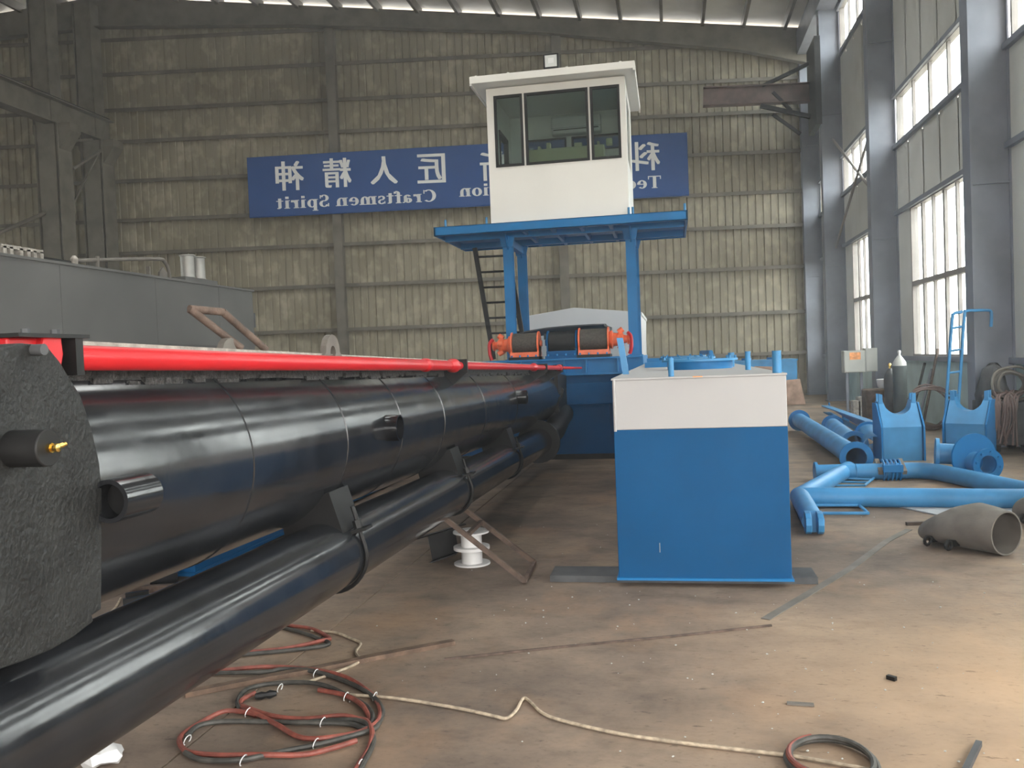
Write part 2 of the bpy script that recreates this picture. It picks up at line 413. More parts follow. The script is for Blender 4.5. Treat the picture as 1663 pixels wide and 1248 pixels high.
# ---- roof
ceiling = tag(MB().box((5.3, HY0, roofz(5.3)-.1), (5.6, 31, roofz(5.3)+.05)).build('ceiling', M_roof), 'ribbed sheet roof on steel purlins', None, None, 'structure')
def roofpanel(xa, xb, ya, yb):
    vs = [(xa, ya, roofz(xa)), (xb, ya, roofz(xb)), (xb, yb, roofz(xb)), (xa, yb, roofz(xa))]
    MB().prism(vs, (0, 0, .08)).build('roof_sheet', M_roof, ceiling)
for ya in range(-7, 31, 2):
    yb = min(ya+1.99, 31.0)
    if ya in SKY_Y:
        roofpanel(SKX1, 5.4, ya, yb); roofpanel(-18.4, SKX0, ya, yb)
        MB().add([(SKX0, ya, roofz(SKX0)+.04), (SKX1, ya, roofz(SKX1)+.04), (SKX1, yb, roofz(SKX1)+.04), (SKX0, yb, roofz(SKX0)+.04)], [(0, 1, 2, 3)]).build('added_roof_light', M_glass, ceiling)  # clear pane added to let daylight in from above
    elif ya >= 25:
        if ya > 25: continue
        for xa, xb in ((-18.4, -6), (-6, 5.4)):
            MB().prism([(xa, ya, roofz(xa)), (xb, ya, roofz(xb)), (xb, wallY(xb)+.13, roofz(xb)), (xa, wallY(xa)+.13, roofz(xa))], (0, 0, .08)).build('roof_sheet', M_roof, ceiling)
    else: roofpanel(-18.4, 5.4, ya, yb)
    if ya < 25: roofpanel(HX0, -18.42, ya, yb)
    else: MB().prism([(-30, ya, roofz(-30)), (-18.42, ya, roofz(-18.42)), (-18.42, wallY(-18.42)+.13, roofz(-18.42)), (-30, wallY(-30)+.13, roofz(-30))], (0, 0, .08)).build('roof_sheet', M_roof, ceiling)
for i in range(22):
    x = 4.0-i*1.32
    z = roofz(x)-.16
    MB().beam((x, HY0, z), (x, wallY(x)-.05, z), .10, .30).build('purlin', M_brown, ceiling)
for Yf in (20.5, 14.2, 8.0, 2.0):                                    # portal frames along the hall
    mb = MB()
    seq = ((5.0, 1.3), (2.5, .95), (-4, .7), (-12, .8), (-18.4, 1.15), (-30, .7), (HX0, 1.2))
    for (xa, da), (xb, db) in zip(seq[:-1], seq[1:]):
        mb.prism([V(xa, Yf, roofz(xa)-.2-da), V(xb, Yf, roofz(xb)-.2-db), V(xb, Yf, roofz(xb)-.2), V(xa, Yf, roofz(xa)-.2)], (0, .03, 0))
        mb.prism([V(xa, Yf-.12, roofz(xa)-.2-da), V(xb, Yf-.12, roofz(xb)-.2-db), V(xb, Yf+.15, roofz(xb)-.2-db), V(xa, Yf+.15, roofz(xa)-.2-da)], (0, 0, .03))
    mb.build('rafter', M_brown, ceiling)
MB().beam((4.62, HY0, 11.55), (4.62, 30.1, 11.55), .5, .75).build('eave_beam', M_steel, ceiling)

# ---- right side wall
DY0, DY1, DZ1 = -5.2, 1.0, 5.2                                          # unseen open side door, added to brighten the near right floor
wr = tag(MB().box((5.0, DY1, -.1), (5.30, 31.2, 1.26)).box((5.0, HY0, -.1), (5.30, DY0, 1.26)).build('wall_right', M_dado), 'side wall with tall windows above pale teal dado', None, None, 'structure')
cols = [1.6, 7.8, 14.05, 20.45, 26.3]
bays = [(-7.0, 1.6), (1.6, 7.8), (7.8, 14.05), (14.05, 20.45), (20.45, 26.3), (26.3, 30.9)]
def panels(y0, y1, z0, z1):
    n = max(1, round((y1-y0)/1.0)); w = (y1-y0)/n
    for i in range(n):
        a = y0+i*w+.006; b = y0+(i+1)*w-.006
        vs = [(5.0, a, z0), (5.0, b-.05, z0), (5.02, b-.04, z0), (5.02, b, z0)]
        mb = MB(); mb.add(vs+[(x, y, z1) for x, y, _ in vs], [(0, 1, 5, 4), (1, 2, 6, 5), (2, 3, 7, 6)])
        mb.add([(5.1, a, z0), (5.1, b, z0), (5.1, b, z1), (5.1, a, z1)], [(0, 1, 2, 3)])
        mb.build('wall_panel', M_right, wr)
nwin = 0
def window(y0, y1, z0, z1, nm, rails=()):
    global nwin
    nwin += 1
    w = tag(MB().box((4.97, y0-.06, z0-.07), (5.12, y1+.06, z0)).build('window_%d' % nwin, M_frame), None, None, None, 'structure')
    fr = MB().box((4.98, y0-.06, z1), (5.12, y1+.06, z1+.07)).box((4.98, y0-.06, z0), (5.12, y0, z1)).box((4.98, y1, z0), (5.12, y1+.06, z1))
    fr.build('window_frame', M_frame, w)
    step = (y1-y0)/nm
    for i in range(1, nm):
        yy = y0+i*step; t = .05 if i % 2 else .034
        MB().box((5.0, yy-t, z0), (5.06, yy+t, z1)).build('mullion', M_frame, w)
    for z in rails: MB().box((4.985, y0, z-.05), (5.10, y1, z+.05)).build('transom', M_frame, w)
    zs = [z0]+list(rails)+[z1]
    for i in range(nm):
        for a, b in zip(zs[:-1], zs[1:]):
            MB().box((5.05, y0+i*step, a), (5.056, y0+(i+1)*step, b)).build('pane', M_glass, w)
for (a, b) in bays:
    if a < -6:
        panels(a+.02, DY0, 1.28, DZ1); panels(DY1, b, 1.28, DZ1); panels(a+.02, b, DZ1, 12.1)
        continue
    lo0, lo1 = a+.95, b-1.25
    window(lo0, lo1, 1.36, 4.38, 6, (2.82,))
    panels(a+.02, lo0-.08, 1.28, 4.42); panels(lo1+.08, b, 1.28, 4.42)
    panels(a+.02, b, 4.47, 5.88)
    window(a+.40, b-.35, 5.97, 6.93, 5)
    panels(a+.02, b, 7.02, 9.84)
    window(a+.40, b-.35, 9.93, 11.1, 5)
    panels(a+.02, b, 11.2, 12.1)
for z, d in ((1.29, .30), (4.46, .18), (5.90, .22), (7.0, .18), (9.85, .2), (11.15, .18)):
    MB().box((4.92, HY0 if z > 5.2 else DY1, z-.06), (5.0, 31.0, z+.03)).build('girt', M_steel, wr)
for yc in cols+[30.05]:
    c = MB().hbeam((4.72, yc, 0), (4.72, yc, 12.0), .34, .56, .025, .02, up=(1, 0, 0)).box((4.46, yc-.12, 0), (4.98, yc-.105, 12.0))
    for zz in (3.9, 8.2): c.box((4.45, yc-.17, zz), (4.99, yc+.17, zz+.02))
    c.box((4.40, yc-.24, 0), (5.0, yc+.24, .03))
    c.build('column', M_steel, wr)
# cross brace of one bay
MB().cyl(onX(1352, 226, 4.75), onX(1418, 312, 4.75), .035, n=8).build('brace_rod', M_frame, wr)
MB().cyl(onX(1414, 212, 4.75), onX(1352, 420, 4.75), .035, n=8).build('brace_rod', M_frame, wr)
wl = tag(MB().box((HX0-.3, HY0, -.1), (HX0, 23.0, 1.4)).box((HX0-.3, HY0, 4.4), (HX0, 23.0, 5.9)).box((HX0-.3, HY0, 7.0), (HX0, 23.0, 11.4)).build('wall_left', M_right), 'far left wall of the workshop', None, None, 'structure')
MB().box((HX0-.12, HY0, 1.4), (HX0-.1, 23.0, 4.4)).box((HX0-.12, HY0, 5.9), (HX0-.1, 23.0, 7.0)).build('pane', M_glass, wl)
for yy in range(-7, 24, 3): MB().box((HX0-.2, yy-.3, 1.4), (HX0, yy+.3, 7.0)).build('pier', M_right, wl)
wf = MB().box((HX0, HY0-.25, -.1), (GX0, HY0, 11.0)).box((GX1, HY0-.25, -.1), (5.3, HY0, 12.2)).box((GX0, HY0-.25, GZ), (GX1, HY0, 12.0)).build('wall_front', M_right)
tag(wf, 'gateway wall behind the camera', None, None, 'structure')
MB().prism([(HX0, HY0-.2, 10.9), (5.3, HY0-.2, 10.9), (5.3, HY0-.2, roofz(5.3)), (-18.4, HY0-.2, roofz(-18.4)), (HX0, HY0-.2, roofz(HX0))], (0, .2, 0)).build('gable_sheet', M_right, wf)

# ---- middle row of crane columns with runway
XC = -18.65
def steelcol(Y, zc, label):
    t = thing('crane_column', label, 'column', (XC, Y, 0), 'crane columns of the middle row')
    MB().hbeam((XC, Y, 0), (XC, Y, zc), .62, .80, .035, .03, up=(1, 0, 0)).box((XC-.3, Y-.3, 0), (XC+.3, Y-.27, zc)).build('shaft', M_brown, t)
    MB().hbeam((XC-.15, Y, zc), (XC-.15, Y, roofz(XC)-.5), .5, .66, .03, .025, up=(1, 0, 0)).box((XC-.4, Y-.24, zc), (XC+.12, Y-.21, roofz(XC)-.5)).build('upper_shaft', M_brown, t)
    MB().prism([(XC+.3, Y-.25, zc-.9), (XC+.8, Y-.25, zc-.25), (XC+.8, Y-.25, zc), (XC-.5, Y-.25, zc), (XC-.5, Y-.25, zc-.25), (XC-.3, Y-.25, zc-.6)], (0, .5, 0)).build('corbel', M_brown, t)
    tag(t, kind='structure')
    return t
steelcol(24.0, 9.35, 'grey steel crane column nearer the camera, at the far left')
steelcol(26.1, 9.35, 'grey steel crane column standing against the end wall')
rw = thing('crane_runway', 'dusty steel crane runway beam crossing the upper left corner', 'beam', (XC, 12, 9.35)); tag(rw, kind='structure')
MB().hbeam((XC+.15, 3.0, 9.75), (XC+.15, 26.6, 9.75), .42, .78, .04, .02).build('girder', M_brown, rw)
MB().beam((XC+.15, 3.0, 10.19), (XC+.15, 26.6, 10.19), .09, .10).build('rail', M_blackm, rw)
MB().beam((XC+.35, 24.4, 8.1), (XC+.35, 26.0, 9.1), .07, .07).beam((XC+.35, 25.4, 9.25), (XC+.35, 24.5, 9.0), .07, .07).beam((XC+.3, 24.3, 6.9), (XC+.3, 25.9, 9.1), .06, .06).build('brace', M_brown, rw)
MB().cyl(onX(-40, 395, XC-.2), onX(92, 338, XC-.2), .06, n=8).build('brace', M_brown, rw)

# ---- jib of the corner crane
jy = 27.2
a = onY(1142, 158, jy); b = onY(1330, 150, jy)
jib = thing('jib_crane', 'reddish brown jib beam reaching out from the far corner column', 'crane', (a.x, jy, a.z))
MB().hbeam(a, b, .3, .56, .03, .02).build('boom', M_jib, jib)
MB().beam(onY(1238, 140, jy), onY(1325, 98, jy), .1, .1).build('tie', M_blackm, jib)
MB().beam(onY(1235, 172, jy), onY(1318, 190, jy), .12, .12).beam(onY(1255, 186, jy), onY(1300, 218, jy), .09, .09).beam(onY(1255, 150, jy), onY(1285, 180, jy), .09, .09).build('strut', M_blackm, jib)
MB().box((4.30, 26.1, b.z-1.2), (4.46, 27.5, b.z+1.3)).build('mounting_plate', M_blackm, jib)

# ---- outside
MB().box((13.0, 5, -.35), (13.3, 29, 2.75)).build('wall_outside', M_yardwall)['kind'] = 'structure'

# ---- thin workshop dust hanging in the air
hz = bpy.data.materials.new('workshop_dust'); hz.use_nodes = True
hn = hz.node_tree.nodes; hn.remove(hn['Principled BSDF'])
vs_ = hn.new('ShaderNodeVolumeScatter'); vs_.inputs['Color'].default_value = (.92, .93, .95, 1); vs_.inputs['Density'].default_value = .0034; vs_.inputs['Anisotropy'].default_value = .35
hz.node_tree.links.new(vs_.outputs[0], hn['Material Output'].inputs['Volume'])
tag(MB().box((-44.2, -6.6, -.05), (5.6, 31.6, 15.6)).build('haze', hz), 'thin dusty haze filling the workshop', None, None, 'stuff')

# ================================================================== SIGN
def glyph_font():
    st, th, sf, sx = .21, .075, .06, .075
    def R(x, y, w, h): return [(x, y), (x+w, y), (x+w, y+h), (x, y+h)]
    def stem(x, y0, y1, top=True, bot=True, w=st):
        o = [R(x, y0, w, y1-y0)]
        if bot: o.append(R(x-sx, y0, w+2*sx, sf))
        if top: o.append(R(x-sx, y1-sf, w+sx, sf))
        return o
    def arc(cx, cy, rx, ry, a0, a1, tw=st, tn=th, n=14):
        o = []
        for i in range(n):
            p = [radians(a0+(a1-a0)*(i+q)/n) for q in (0, 1)]
            o.append([(cx+rx*cos(p[0]), cy+ry*sin(p[0])), (cx+rx*cos(p[1]), cy+ry*sin(p[1])), (cx+(rx-tw)*cos(p[1]), cy+(ry-tn)*sin(p[1])), (cx+(rx-tw)*cos(p[0]), cy+(ry-tn)*sin(p[0]))])
        return o
    x_ = .68
    G = {}
    G['T'] = (stem(.33, 0, 1, False)+[R(.03, .92, .81, .08), R(.03, .72, .06, .2), R(.78, .72, .06, .2)], .9)
    G['e'] = (arc(.33, .34, .31, .35, 0, 315)+[R(.1, .32, .5, .07)], .68)
    G['c'] = (arc(.33, .34, .31, .35, 45, 315)+[R(.42, .44, .14, .13)], .62)
    G['h'] = (stem(.1, 0, 1)+arc(.42, .38, .28, .31, 0, 180, .2)+stem(.5, 0, .4, False), .8)
    G['n'] = (stem(.1, 0, x_)+arc(.42, .38, .28, .31, 0, 180, .2)+stem(.5, 0, .4, False), .8)
    G['m'] = (stem(.1, 0, x_)+arc(.40, .38, .26, .31, 0, 180, .2)+stem(.46, 0, .4, False)+arc(.76, .38, .26, .31, 0, 180, .2)+stem(.82, 0, .4, False), 1.12)
    G['i'] = (stem(.1, 0, x_)+[R(.09, .8, .22, .19)], .42)
    G['l'] = (stem(.1, 0, 1), .42)
    G['I'] = (stem(.12, 0, 1)+[R(.12, .94, .21+sx, sf)], .46)
    G['o'] = (arc(.34, .34, .32, .35, 0, 360, n=20), .7)
    G['v'] = ([[(.06, x_), (.29, x_), (.42, 0), (.3, 0)], [(.42, 0), (.3, 0), (.56, x_), (.64, x_)], R(0, x_-sf, .36, sf), R(.48, x_-sf, .22, sf)], .7)
    G['a'] = (arc(.28, .2, .24, .21, 0, 360)+[R(.36, .06, .2, .44), R(.5, 0, .14, .07)]+arc(.33, .47, .23, .2, 0, 165, .2), .66)
    G['t'] = ([R(.14, .08, .2, .78), R(.02, .6, .44, .07)]+arc(.32, .12, .18, .12, 180, 310, .1), .5)
    G['C'] = (arc(.48, .5, .45, .51, 50, 310, .23)+[R(.74, .68, .07, .3)], .9)
    G['r'] = (stem(.1, 0, x_)+[R(.34, .5, .2, .17)]+arc(.42, .4, .24, .28, 90, 180, .16), .58)
    G['f'] = (stem(.12, 0, .8, False)+[R(.0, .6, .46, .07), R(.36, .8, .15, .16)]+arc(.36, .8, .24, .21, 70, 180, .2), .5)
    G['s'] = (arc(.28, .5, .22, .19, 20, 270, .15)+arc(.28, .19, .23, .2, -160, 90, .15)+[R(.42, .46, .06, .2), R(.05, .03, .06, .2)], .56)
    G['S'] = (arc(.36, .73, .29, .28, 20, 270, .2)+arc(.36, .27, .31, .28, -160, 90, .2)+[R(.56, .7, .07, .28), R(.06, .02, .07, .28)], .72)
    G['p'] = (stem(.1, -.28, x_)+arc(.4, .34, .3, .35, -140, 140, .2), .76)
    G[' '] = ([], .34)
    return G
SU = V(1, WK, 0).normalized(); SN = V(WK, -1, 0).normalized()           # along the wall / out of the wall
sTL = V(-14.02, wallY(-14.02), 8.80)
sign = thing('wall_sign', 'long blue sign board with mirrored white lettering on the end wall', 'sign', (-6.7, wallY(-6.7)-.3, 6.75))
s0, s1 = onW(399, 305, .56).x, onW(1113, 267, .56).x
def wp(X, z, off): return V(X, wallY(X), z)+SN*off
_a, _b, _c, _e = [onW(px, py, .56).z for px, py in ((402, 353.5), (1113, 317), (399, 257.5), (1112, 216.5))]
zb = lambda X: _a+(_b-_a)*(X-s0)/(s1-s0)
zt_ = lambda X: _c+(_e-_c)*(X-s0)/(s1-s0)
MB().prism([wp(s0, zb(s0), .53), wp(s1, zb(s1), .53), wp(s1, zt_(s1), .53), wp(s0, zt_(s0), .53)], SN*.05).build('board', M_sign, sign, bevel=.01)
fr = MB()
for z0 in (zb, zt_): fr.beam(wp(s0, z0(s0), .55), wp(s1, z0(s1), .55), .03, .05)
fr.build('edge_trim', M_sign, sign)
G = glyph_font()
def serif(text, Xstart, width, zbase, h):
    tot = sum(G[c][1] for c in text)
    sc = width/tot; pen = Xstart
    for c in text:
        polys, adv = G[c]
        if polys:
            mb = MB()
            for p in polys:
                q = [wp(pen-x*sc, zbase(pen)+y*h, .585) for x, y in p]
                mb.add(q, [tuple(range(len(q)))])
            mb.build('letter', M_letter, sign)
        pen -= adv*sc
e0 = onW(1070, 300, .58).x; e1 = onW(741, 320, .58).x
serif('Technical Innovation', e0, e0-e1, lambda X: onW(1055, 306, .58).z, .40)
e0 = onW(705, 325, .58).x; e1 = onW(444, 340, .58).x
serif('Craftsmen Spirit', e0, e0-e1, lambda X: onW(575, 334, .58).z+.004*(X+11), .40)
def han(ch, px, py, pw):
    c = bpy.data.curves.new('character', 'FONT'); c.body = ch; c.size = 1.0; c.offset = 0.0; c.resolution_u = 3
    o = bpy.data.objects.new('tmp', c); COL.objects.link(o)
    dg = bpy.context.evaluated_depsgraph_get(); me = bpy.data.meshes.new_from_object(o.evaluated_get(dg))
    bpy.data.objects.remove(o); bpy.data.curves.remove(c)
    vs = [v.co.copy() for v in me.vertices]
    if not vs: return
    xa, xb = min(v.x for v in vs), max(v.x for v in vs); ya, yb = min(v.y for v in vs), max(v.y for v in vs)
    cen = onW(px, py, .58); w = abs(onW(px+pw/2, py, .58).x-onW(px-pw/2, py, .58).x)
    hgt = w*1.06
    mb = MB()
    for i_, (bx, bz) in enumerate(((0, 0), (.022, .008), (-.022, -.008), (.022, -.008), (-.022, .008))):
        mb.add([wp(cen.x-((v.x-xa)/(xb-xa)-.5)*w+bx, cen.z+((v.y-ya)/(yb-ya)-.5)*hgt+bz, .585+.0006*i_) for v in vs], [tuple(p.vertices) for p in me.polygons])
    mb.build('character', M_letter, sign)
for ch, px, py, pw in (('科', 1044, 254, 44), ('技', 962, 259, 44), ('创', 880, 263, 44), ('新', 798, 270, 44), ('匠', 696, 274, 44), ('人', 619, 277, 42), ('精', 543, 281, 44), ('神', 466, 286, 44)):
    han(ch, px, py, pw)

# ================================================================== DREDGE: pontoons and hull
PX0, PX1, PY0, PZ = -.405, .742, 5.93, 1.42
bar = solo(MB().box((-.90, 6.02, 0), (.92, 6.30, .045)), 'flat_bar', M_dark, 'flat dark steel plate strip lying under the near blue and white pontoon', 'steel plate')
pon = thing('pontoon', 'near blue and white steel pontoon in the middle of the floor', 'pontoon', ((PX0+PX1)/2, PY0, .05))
MB().box((PX0, PY0, .05), (PX1, 20.0, 1.078)).build('hull', M_blue, pon, bevel=.004)
MB().box((PX0, PY0-.001, 1.078), (PX1, 20.0, PZ)).build('upper_band', M_white, pon, bevel=.006)
MB().box((PX0-.012, PY0-.022, .045), (PX1+.012, 20.0, .062)).build('bottom_flange', M_blue2, pon)
MB().box((PX0-.006, PY0-.008, PZ), (PX1+.006, 20.0, PZ+.012)).build('deck', M_white, pon)
MB().cyl((PX0+.012, PY0-.008, 1.07), (PX0+.012, PY0-.008, PZ+.004), .010, n=8).build('weld_bead', M_white, pon, smooth=True)
def post(px, py, h, r, m=M_blue3, lean=0.0):
    p = onZ(px, py, PZ+.012); MB().cyl(p, p+V(-lean, 0, h), r, n=14).build('bollard', m, pon, smooth=True)
post(1090, 612, .125, .020); post(1215, 601, .15, .022); post(1262, 606, .15, .030); post(1188, 596, .14, .03)
p = V(PX0+.03, 7.1, PZ+.012); MB().prism([p+V(-.02, 0, 0), p+V(.03, 0, 0), p+V(-.01, 0, .30), p+V(-.06, 0, .30)], (0, .03, 0)).build('stanchion', M_blue3, pon)
def hatch(Y, x, r, h):
    MB().pipe((x, Y, PZ+.01), (x, Y, PZ+h), r, r-.015, 28).build('hatch_coaming', M_blue2, pon, smooth=True)
    lid = MB().cyl((x, Y, PZ+h), (x, Y, PZ+h+.02), r+.05, n=32).build('hatch_cover', M_blue3, pon, smooth=True)
    for i in range(10):
        q = V(x+(r+.025)*cos(i*.628), Y+(r+.025)*sin(i*.628), PZ+h+.02); MB().cyl(q, q+V(0, 0, .025), .012, n=6).build('bolt', M_blue3, lid)
hatch(8.3, .26, .30, .085); hatch(11.2, .2, .30, .085); hatch(14.2, .2, .3, .09)
MB().tube([(.45, 10.2, PZ+.05), (.45, 10.2, PZ+.16), (.45, 13.5, PZ+.16), (.45, 13.5, PZ+.02)], .025).build('pipe_rail', M_blue2, pon)
for yy, xa, xb, hh in ((9.9, -.3, .1, .07), (12.6, -.35, .6, .1)): MB().box((xa, yy, PZ+.01), (xb, yy+.06, PZ+hh)).build('deck_rib', M_blue2, pon)
p = onZ(1133, 612.5, PZ+.013); MB().box((p.x-.03, p.y-.02, PZ+.012), (p.x+.03, p.y+.10, PZ+.016)).build('tag', M_tag, pon)
MB().beam((-.12, PY0-.002, .30), (-.12, PY0-.002, .235), .005, .004).build('scratch', M_white, pon)

lp = thing('pontoon', 'left blue pontoon half hidden behind the black tube', 'pontoon', (-4.2, 6.0, .05))
MB().box((-4.78, 6.0, .05), (-3.64, 20, 1.078)).build('hull', M_blue, lp, bevel=.006)
MB().box((-4.78, 6.0, 1.078), (-3.64, 20, 1.42)).build('upper_band', M_white, lp)
MB().box((-4.8, 5.97, .03), (-3.625, 20, .055)).build('bottom_flange', M_blue, lp)

hull = thing('dredge_hull', 'dark blue main dredge hull across the end of the black tube', 'hull', (-2.0, 13.3, .05))
MB().box((-3.60, 13.25, .08), (-.42, 20, 1.30)).build('hull_body', M_blue, hull, bevel=.005)
MB().box((-3.60, 13.23, .0), (-.42, 20, .08)).build('hull_shadow_strip', M_blackm, hull)  # black strip stands in for the shadow line under the hull
MB().box((-1.95, 13.18, .85), (-.70, 13.25, 1.18)).build('front_plate', M_blue, hull, bevel=.004)
MB().box((-1.0, 13.2, .35), (-.95, 13.25, .85)).box((-1.85, 13.2, .3), (-1.8, 13.25, .85)).build('stiffener', M_blue, hull)
db = MB().box((-3.1, 13.15, 1.30), (-.42, 15.7, 1.33)).box((-3.1, 13.12, 1.54), (-.42, 15.7, 1.565)).box((-3.1, 13.2, 1.33), (-.42, 15.7, 1.54))
for x in (-1.62, -1.28, -.80, -2.3, -2.9): db.box((x-.012, 13.13, 1.33), (x+.012, 13.2, 1.54))
db.build('deck_beam', M_blue2, hull)
MB().box((-.62, 13.0, 1.30), (-.36, 13.9, 1.36)).build('side_step', M_blue2, hull)

# ---- control tower: platform on posts
ZP0, ZP1 = 3.54, 3.70
tw = thing('control_tower_frame', 'blue steel platform on tall posts carrying the white cabin', 'platform', (-1.6, 14.2, 1.565))
PXL, PXR, PYF, PYB = -3.60, .31, 13.15, 15.25
pf = MB().box((PXL, PYF, ZP0+.02), (PXR, PYF+.03, ZP1)).box((PXL, PYF, ZP1-.015), (PXR, PYF+.12, ZP1)).box((PXL, PYF, ZP0+.02), (PXR, PYF+.1, ZP0+.035))
pf.box((PXL, PYB-.03, ZP0+.02), (PXR, PYB, ZP1)).box((PXL, PYF, ZP0+.02), (PXL+.03, PYB, ZP1)).box((PXR-.03, PYF, ZP0+.02), (PXR, PYB, ZP1))
pf.build('edge_channel', M_blue2, tw, bevel=.004)
MB().box((PXL+.03, PYF+.03, ZP1-.03), (PXR-.03, PYB-.03, ZP1-.006)).build('deck_plate', M_blue2, tw)
for x in (-2.2, -1.75, -1.3, -.85):
    MB().beam((x, PYF+.1, ZP0+.07), (x, PYB-.1, ZP0+.07), .05, .11).build('joist', M_blue2, tw)
for y in (PYF+.55, PYB-.5): MB().beam((PXL+.05, y, ZP0+.04), (PXR-.05, y, ZP0+.04), .08, .10).build('cross_beam', M_blue2, tw)
for x in (-2.52, -.57):
    for y in (13.70, 15.0):
        MB().hbeam((x, y, 1.565), (x, y, ZP0+.02), .15, .15, .014, .012, up=(0, -1, 0)).box((x-.1, y-.1, 1.56), (x+.1, y+.1, 1.58)).build('post', M_blue2, tw)
        MB().prism([(x-.13, y-.1, ZP0+.02), (x+.13, y-.1, ZP0+.02), (x+.085, y-.1, ZP0-.16), (x-.085, y-.1, ZP0-.16)], (0, .03, 0)).prism([(x, y-.3, ZP0+.02), (x, y+.3, ZP0+.02), (x, y+.09, ZP0-.2), (x, y-.09, ZP0-.2)], (.02, 0, 0)).build('gusset', M_blue2, tw)
    MB().beam((x, 13.75, ZP0-.07), (x, 14.95, ZP0-.07), .10, .12).build('header', M_blue2, tw)
for x in (-3.42, -2.76, -.50, -.56, .27): MB().cyl((x, PYF+.07, ZP1), (x, PYF+.07, ZP1+.11), .018, n=8).build('rail_socket', M_blue3, tw)

# ---- cabin
CXL, CXR, CYF, CYB, CZ0, CZ1 = -2.70, -.555, 13.28, 15.1, 3.70, 5.80
cab = thing('control_cabin', 'white control cabin with dark framed windows on the blue platform', 'cabin', (-1.63, 14.2, 3.70))
W_ = [(-2.585, -2.135, 4.575, 5.68), (-2.105, -1.12, 4.575, 5.68), (-1.09, -.64, 4.575, 5.68)]   # front windows x0,x1,z0,z1
fw = MB()
xsplit = [CXL]+[v for w in W_ for v in w[:2]]+[CXR]
fw.box((CXL, CYF, CZ0), (CXR, CYF+.05, 4.575)).box((CXL, CYF, 5.68), (CXR, CYF+.05, CZ1))
for i in range(0, len(xsplit), 2): fw.box((xsplit[i], CYF, 4.575), (xsplit[i+1], CYF+.05, 5.68))
fw.build('front_wall', M_cab, cab)
bw = MB().box((CXL, CYB-.05, CZ0), (CXR, CYB, 5.14)).box((CXL, CYB-.05, 5.40), (CXR, CYB, CZ1))
for xa, xb in ((CXL, -2.40), (-1.67, -1.58), (-.70, CXR)): bw.box((xa, CYB-.05, 5.14), (xb, CYB, 5.40))
bw.build('rear_wall', M_cab, cab)
lw = MB().box((CXL, CYF+.05, CZ0), (CXL+.05, 13.95, CZ1)).box((CXL, 14.75, CZ0), (CXL+.05, CYB-.05, CZ1)).box((CXL, 13.95, 5.35), (CXL+.05, 14.75, CZ1)).box((CXL, 13.95, CZ0), (CXL+.05, 14.75, 3.8))
lw.build('side_wall', M_cab, cab)
MB().box((CXL-.01, 14.0, 3.8), (CXL+.06, 14.06, 5.35)).box((CXL-.01, 14.66, 3.8), (CXL+.06, 14.75, 5.35)).box((CXL-.01, 14.06, 5.28), (CXL+.06, 14.66, 5.35)).build('door_frame', M_blackm, cab)
rwm = MB().box((CXR-.05, CYF+.05, CZ0), (CXR, CYB-.05, 4.6)).box((CXR-.05, CYF+.05, 5.6), (CXR, CYB-.05, CZ1)).box((CXR-.05, CYF+.05, 4.6), (CXR, 13.55, 5.6)).box((CXR-.05, 14.6, 4.6), (CXR, CYB-.05, 5.6))
rwm.build('side_wall', M_cab, cab)
MB().box((CXR-.03, 13.55, 4.6), (CXR-.02, 14.6, 5.6)).build('pane', M_cabglass, cab)
MB().box((CXL+.03, CYF+.03, CZ0), (CXR-.03, CYB-.03, CZ0+.03)).build('cabin_floor', M_white, cab)
for (x0, x1, z0, z1) in W_:
    t = .04
    f = MB().box((x0, CYF-.012, z0), (x1, CYF+.03, z0+t)).box((x0, CYF-.012, z1-t), (x1, CYF+.03, z1)).box((x0, CYF-.012, z0+t), (x0+t, CYF+.03, z1-t)).box((x1-t, CYF-.012, z0+t), (x1, CYF+.03, z1-t)).build('window_frame', M_blackm, cab)
    MB().box((x0+t, CYF+.008, z0+t), (x1-t, CYF+.014, z1-t)).build('pane', M_cabglass, f)
for (xa, xb) in ((-2.40, -1.67), (-1.58, -.70)):
    f = MB().box((xa, CYB-.06, 5.14), (xb, CYB+.01, 5.165)).box((xa, CYB-.06, 5.375), (xb, CYB+.01, 5.40)).box((xa, CYB-.06, 5.165), (xa+.03, CYB+.01, 5.375)).box((xb-.03, CYB-.06, 5.165), (xb, CYB+.01, 5.375)).build('rear_window_frame', M_blackm, cab)
    MB().box((xa+.03, CYB-.03, 5.165), (xb-.03, CYB-.025, 5.375)).build('pane', M_cabglass, f)
# roof slab with overhang, drop edge and side gutter
rf = MB()
rz0 = 5.82
rf.box((-2.90, 13.02, rz0), (-.39, 15.35, rz0+.11))
rf.build('roof', M_cab, cab, bevel=.006)
for xa in (-2.90, -.42): MB().box((xa, 13.02, rz0-.03), (xa+.03, 15.35, rz0)).build('roof_skirt', M_cab, cab)
for x in (-2.8, -2.3, -1.4, -.6): MB().cyl((x, 13.05, rz0+.11), (x, 13.05, rz0+.125), .02, n=8).build('roof_bolt', M_cab, cab)
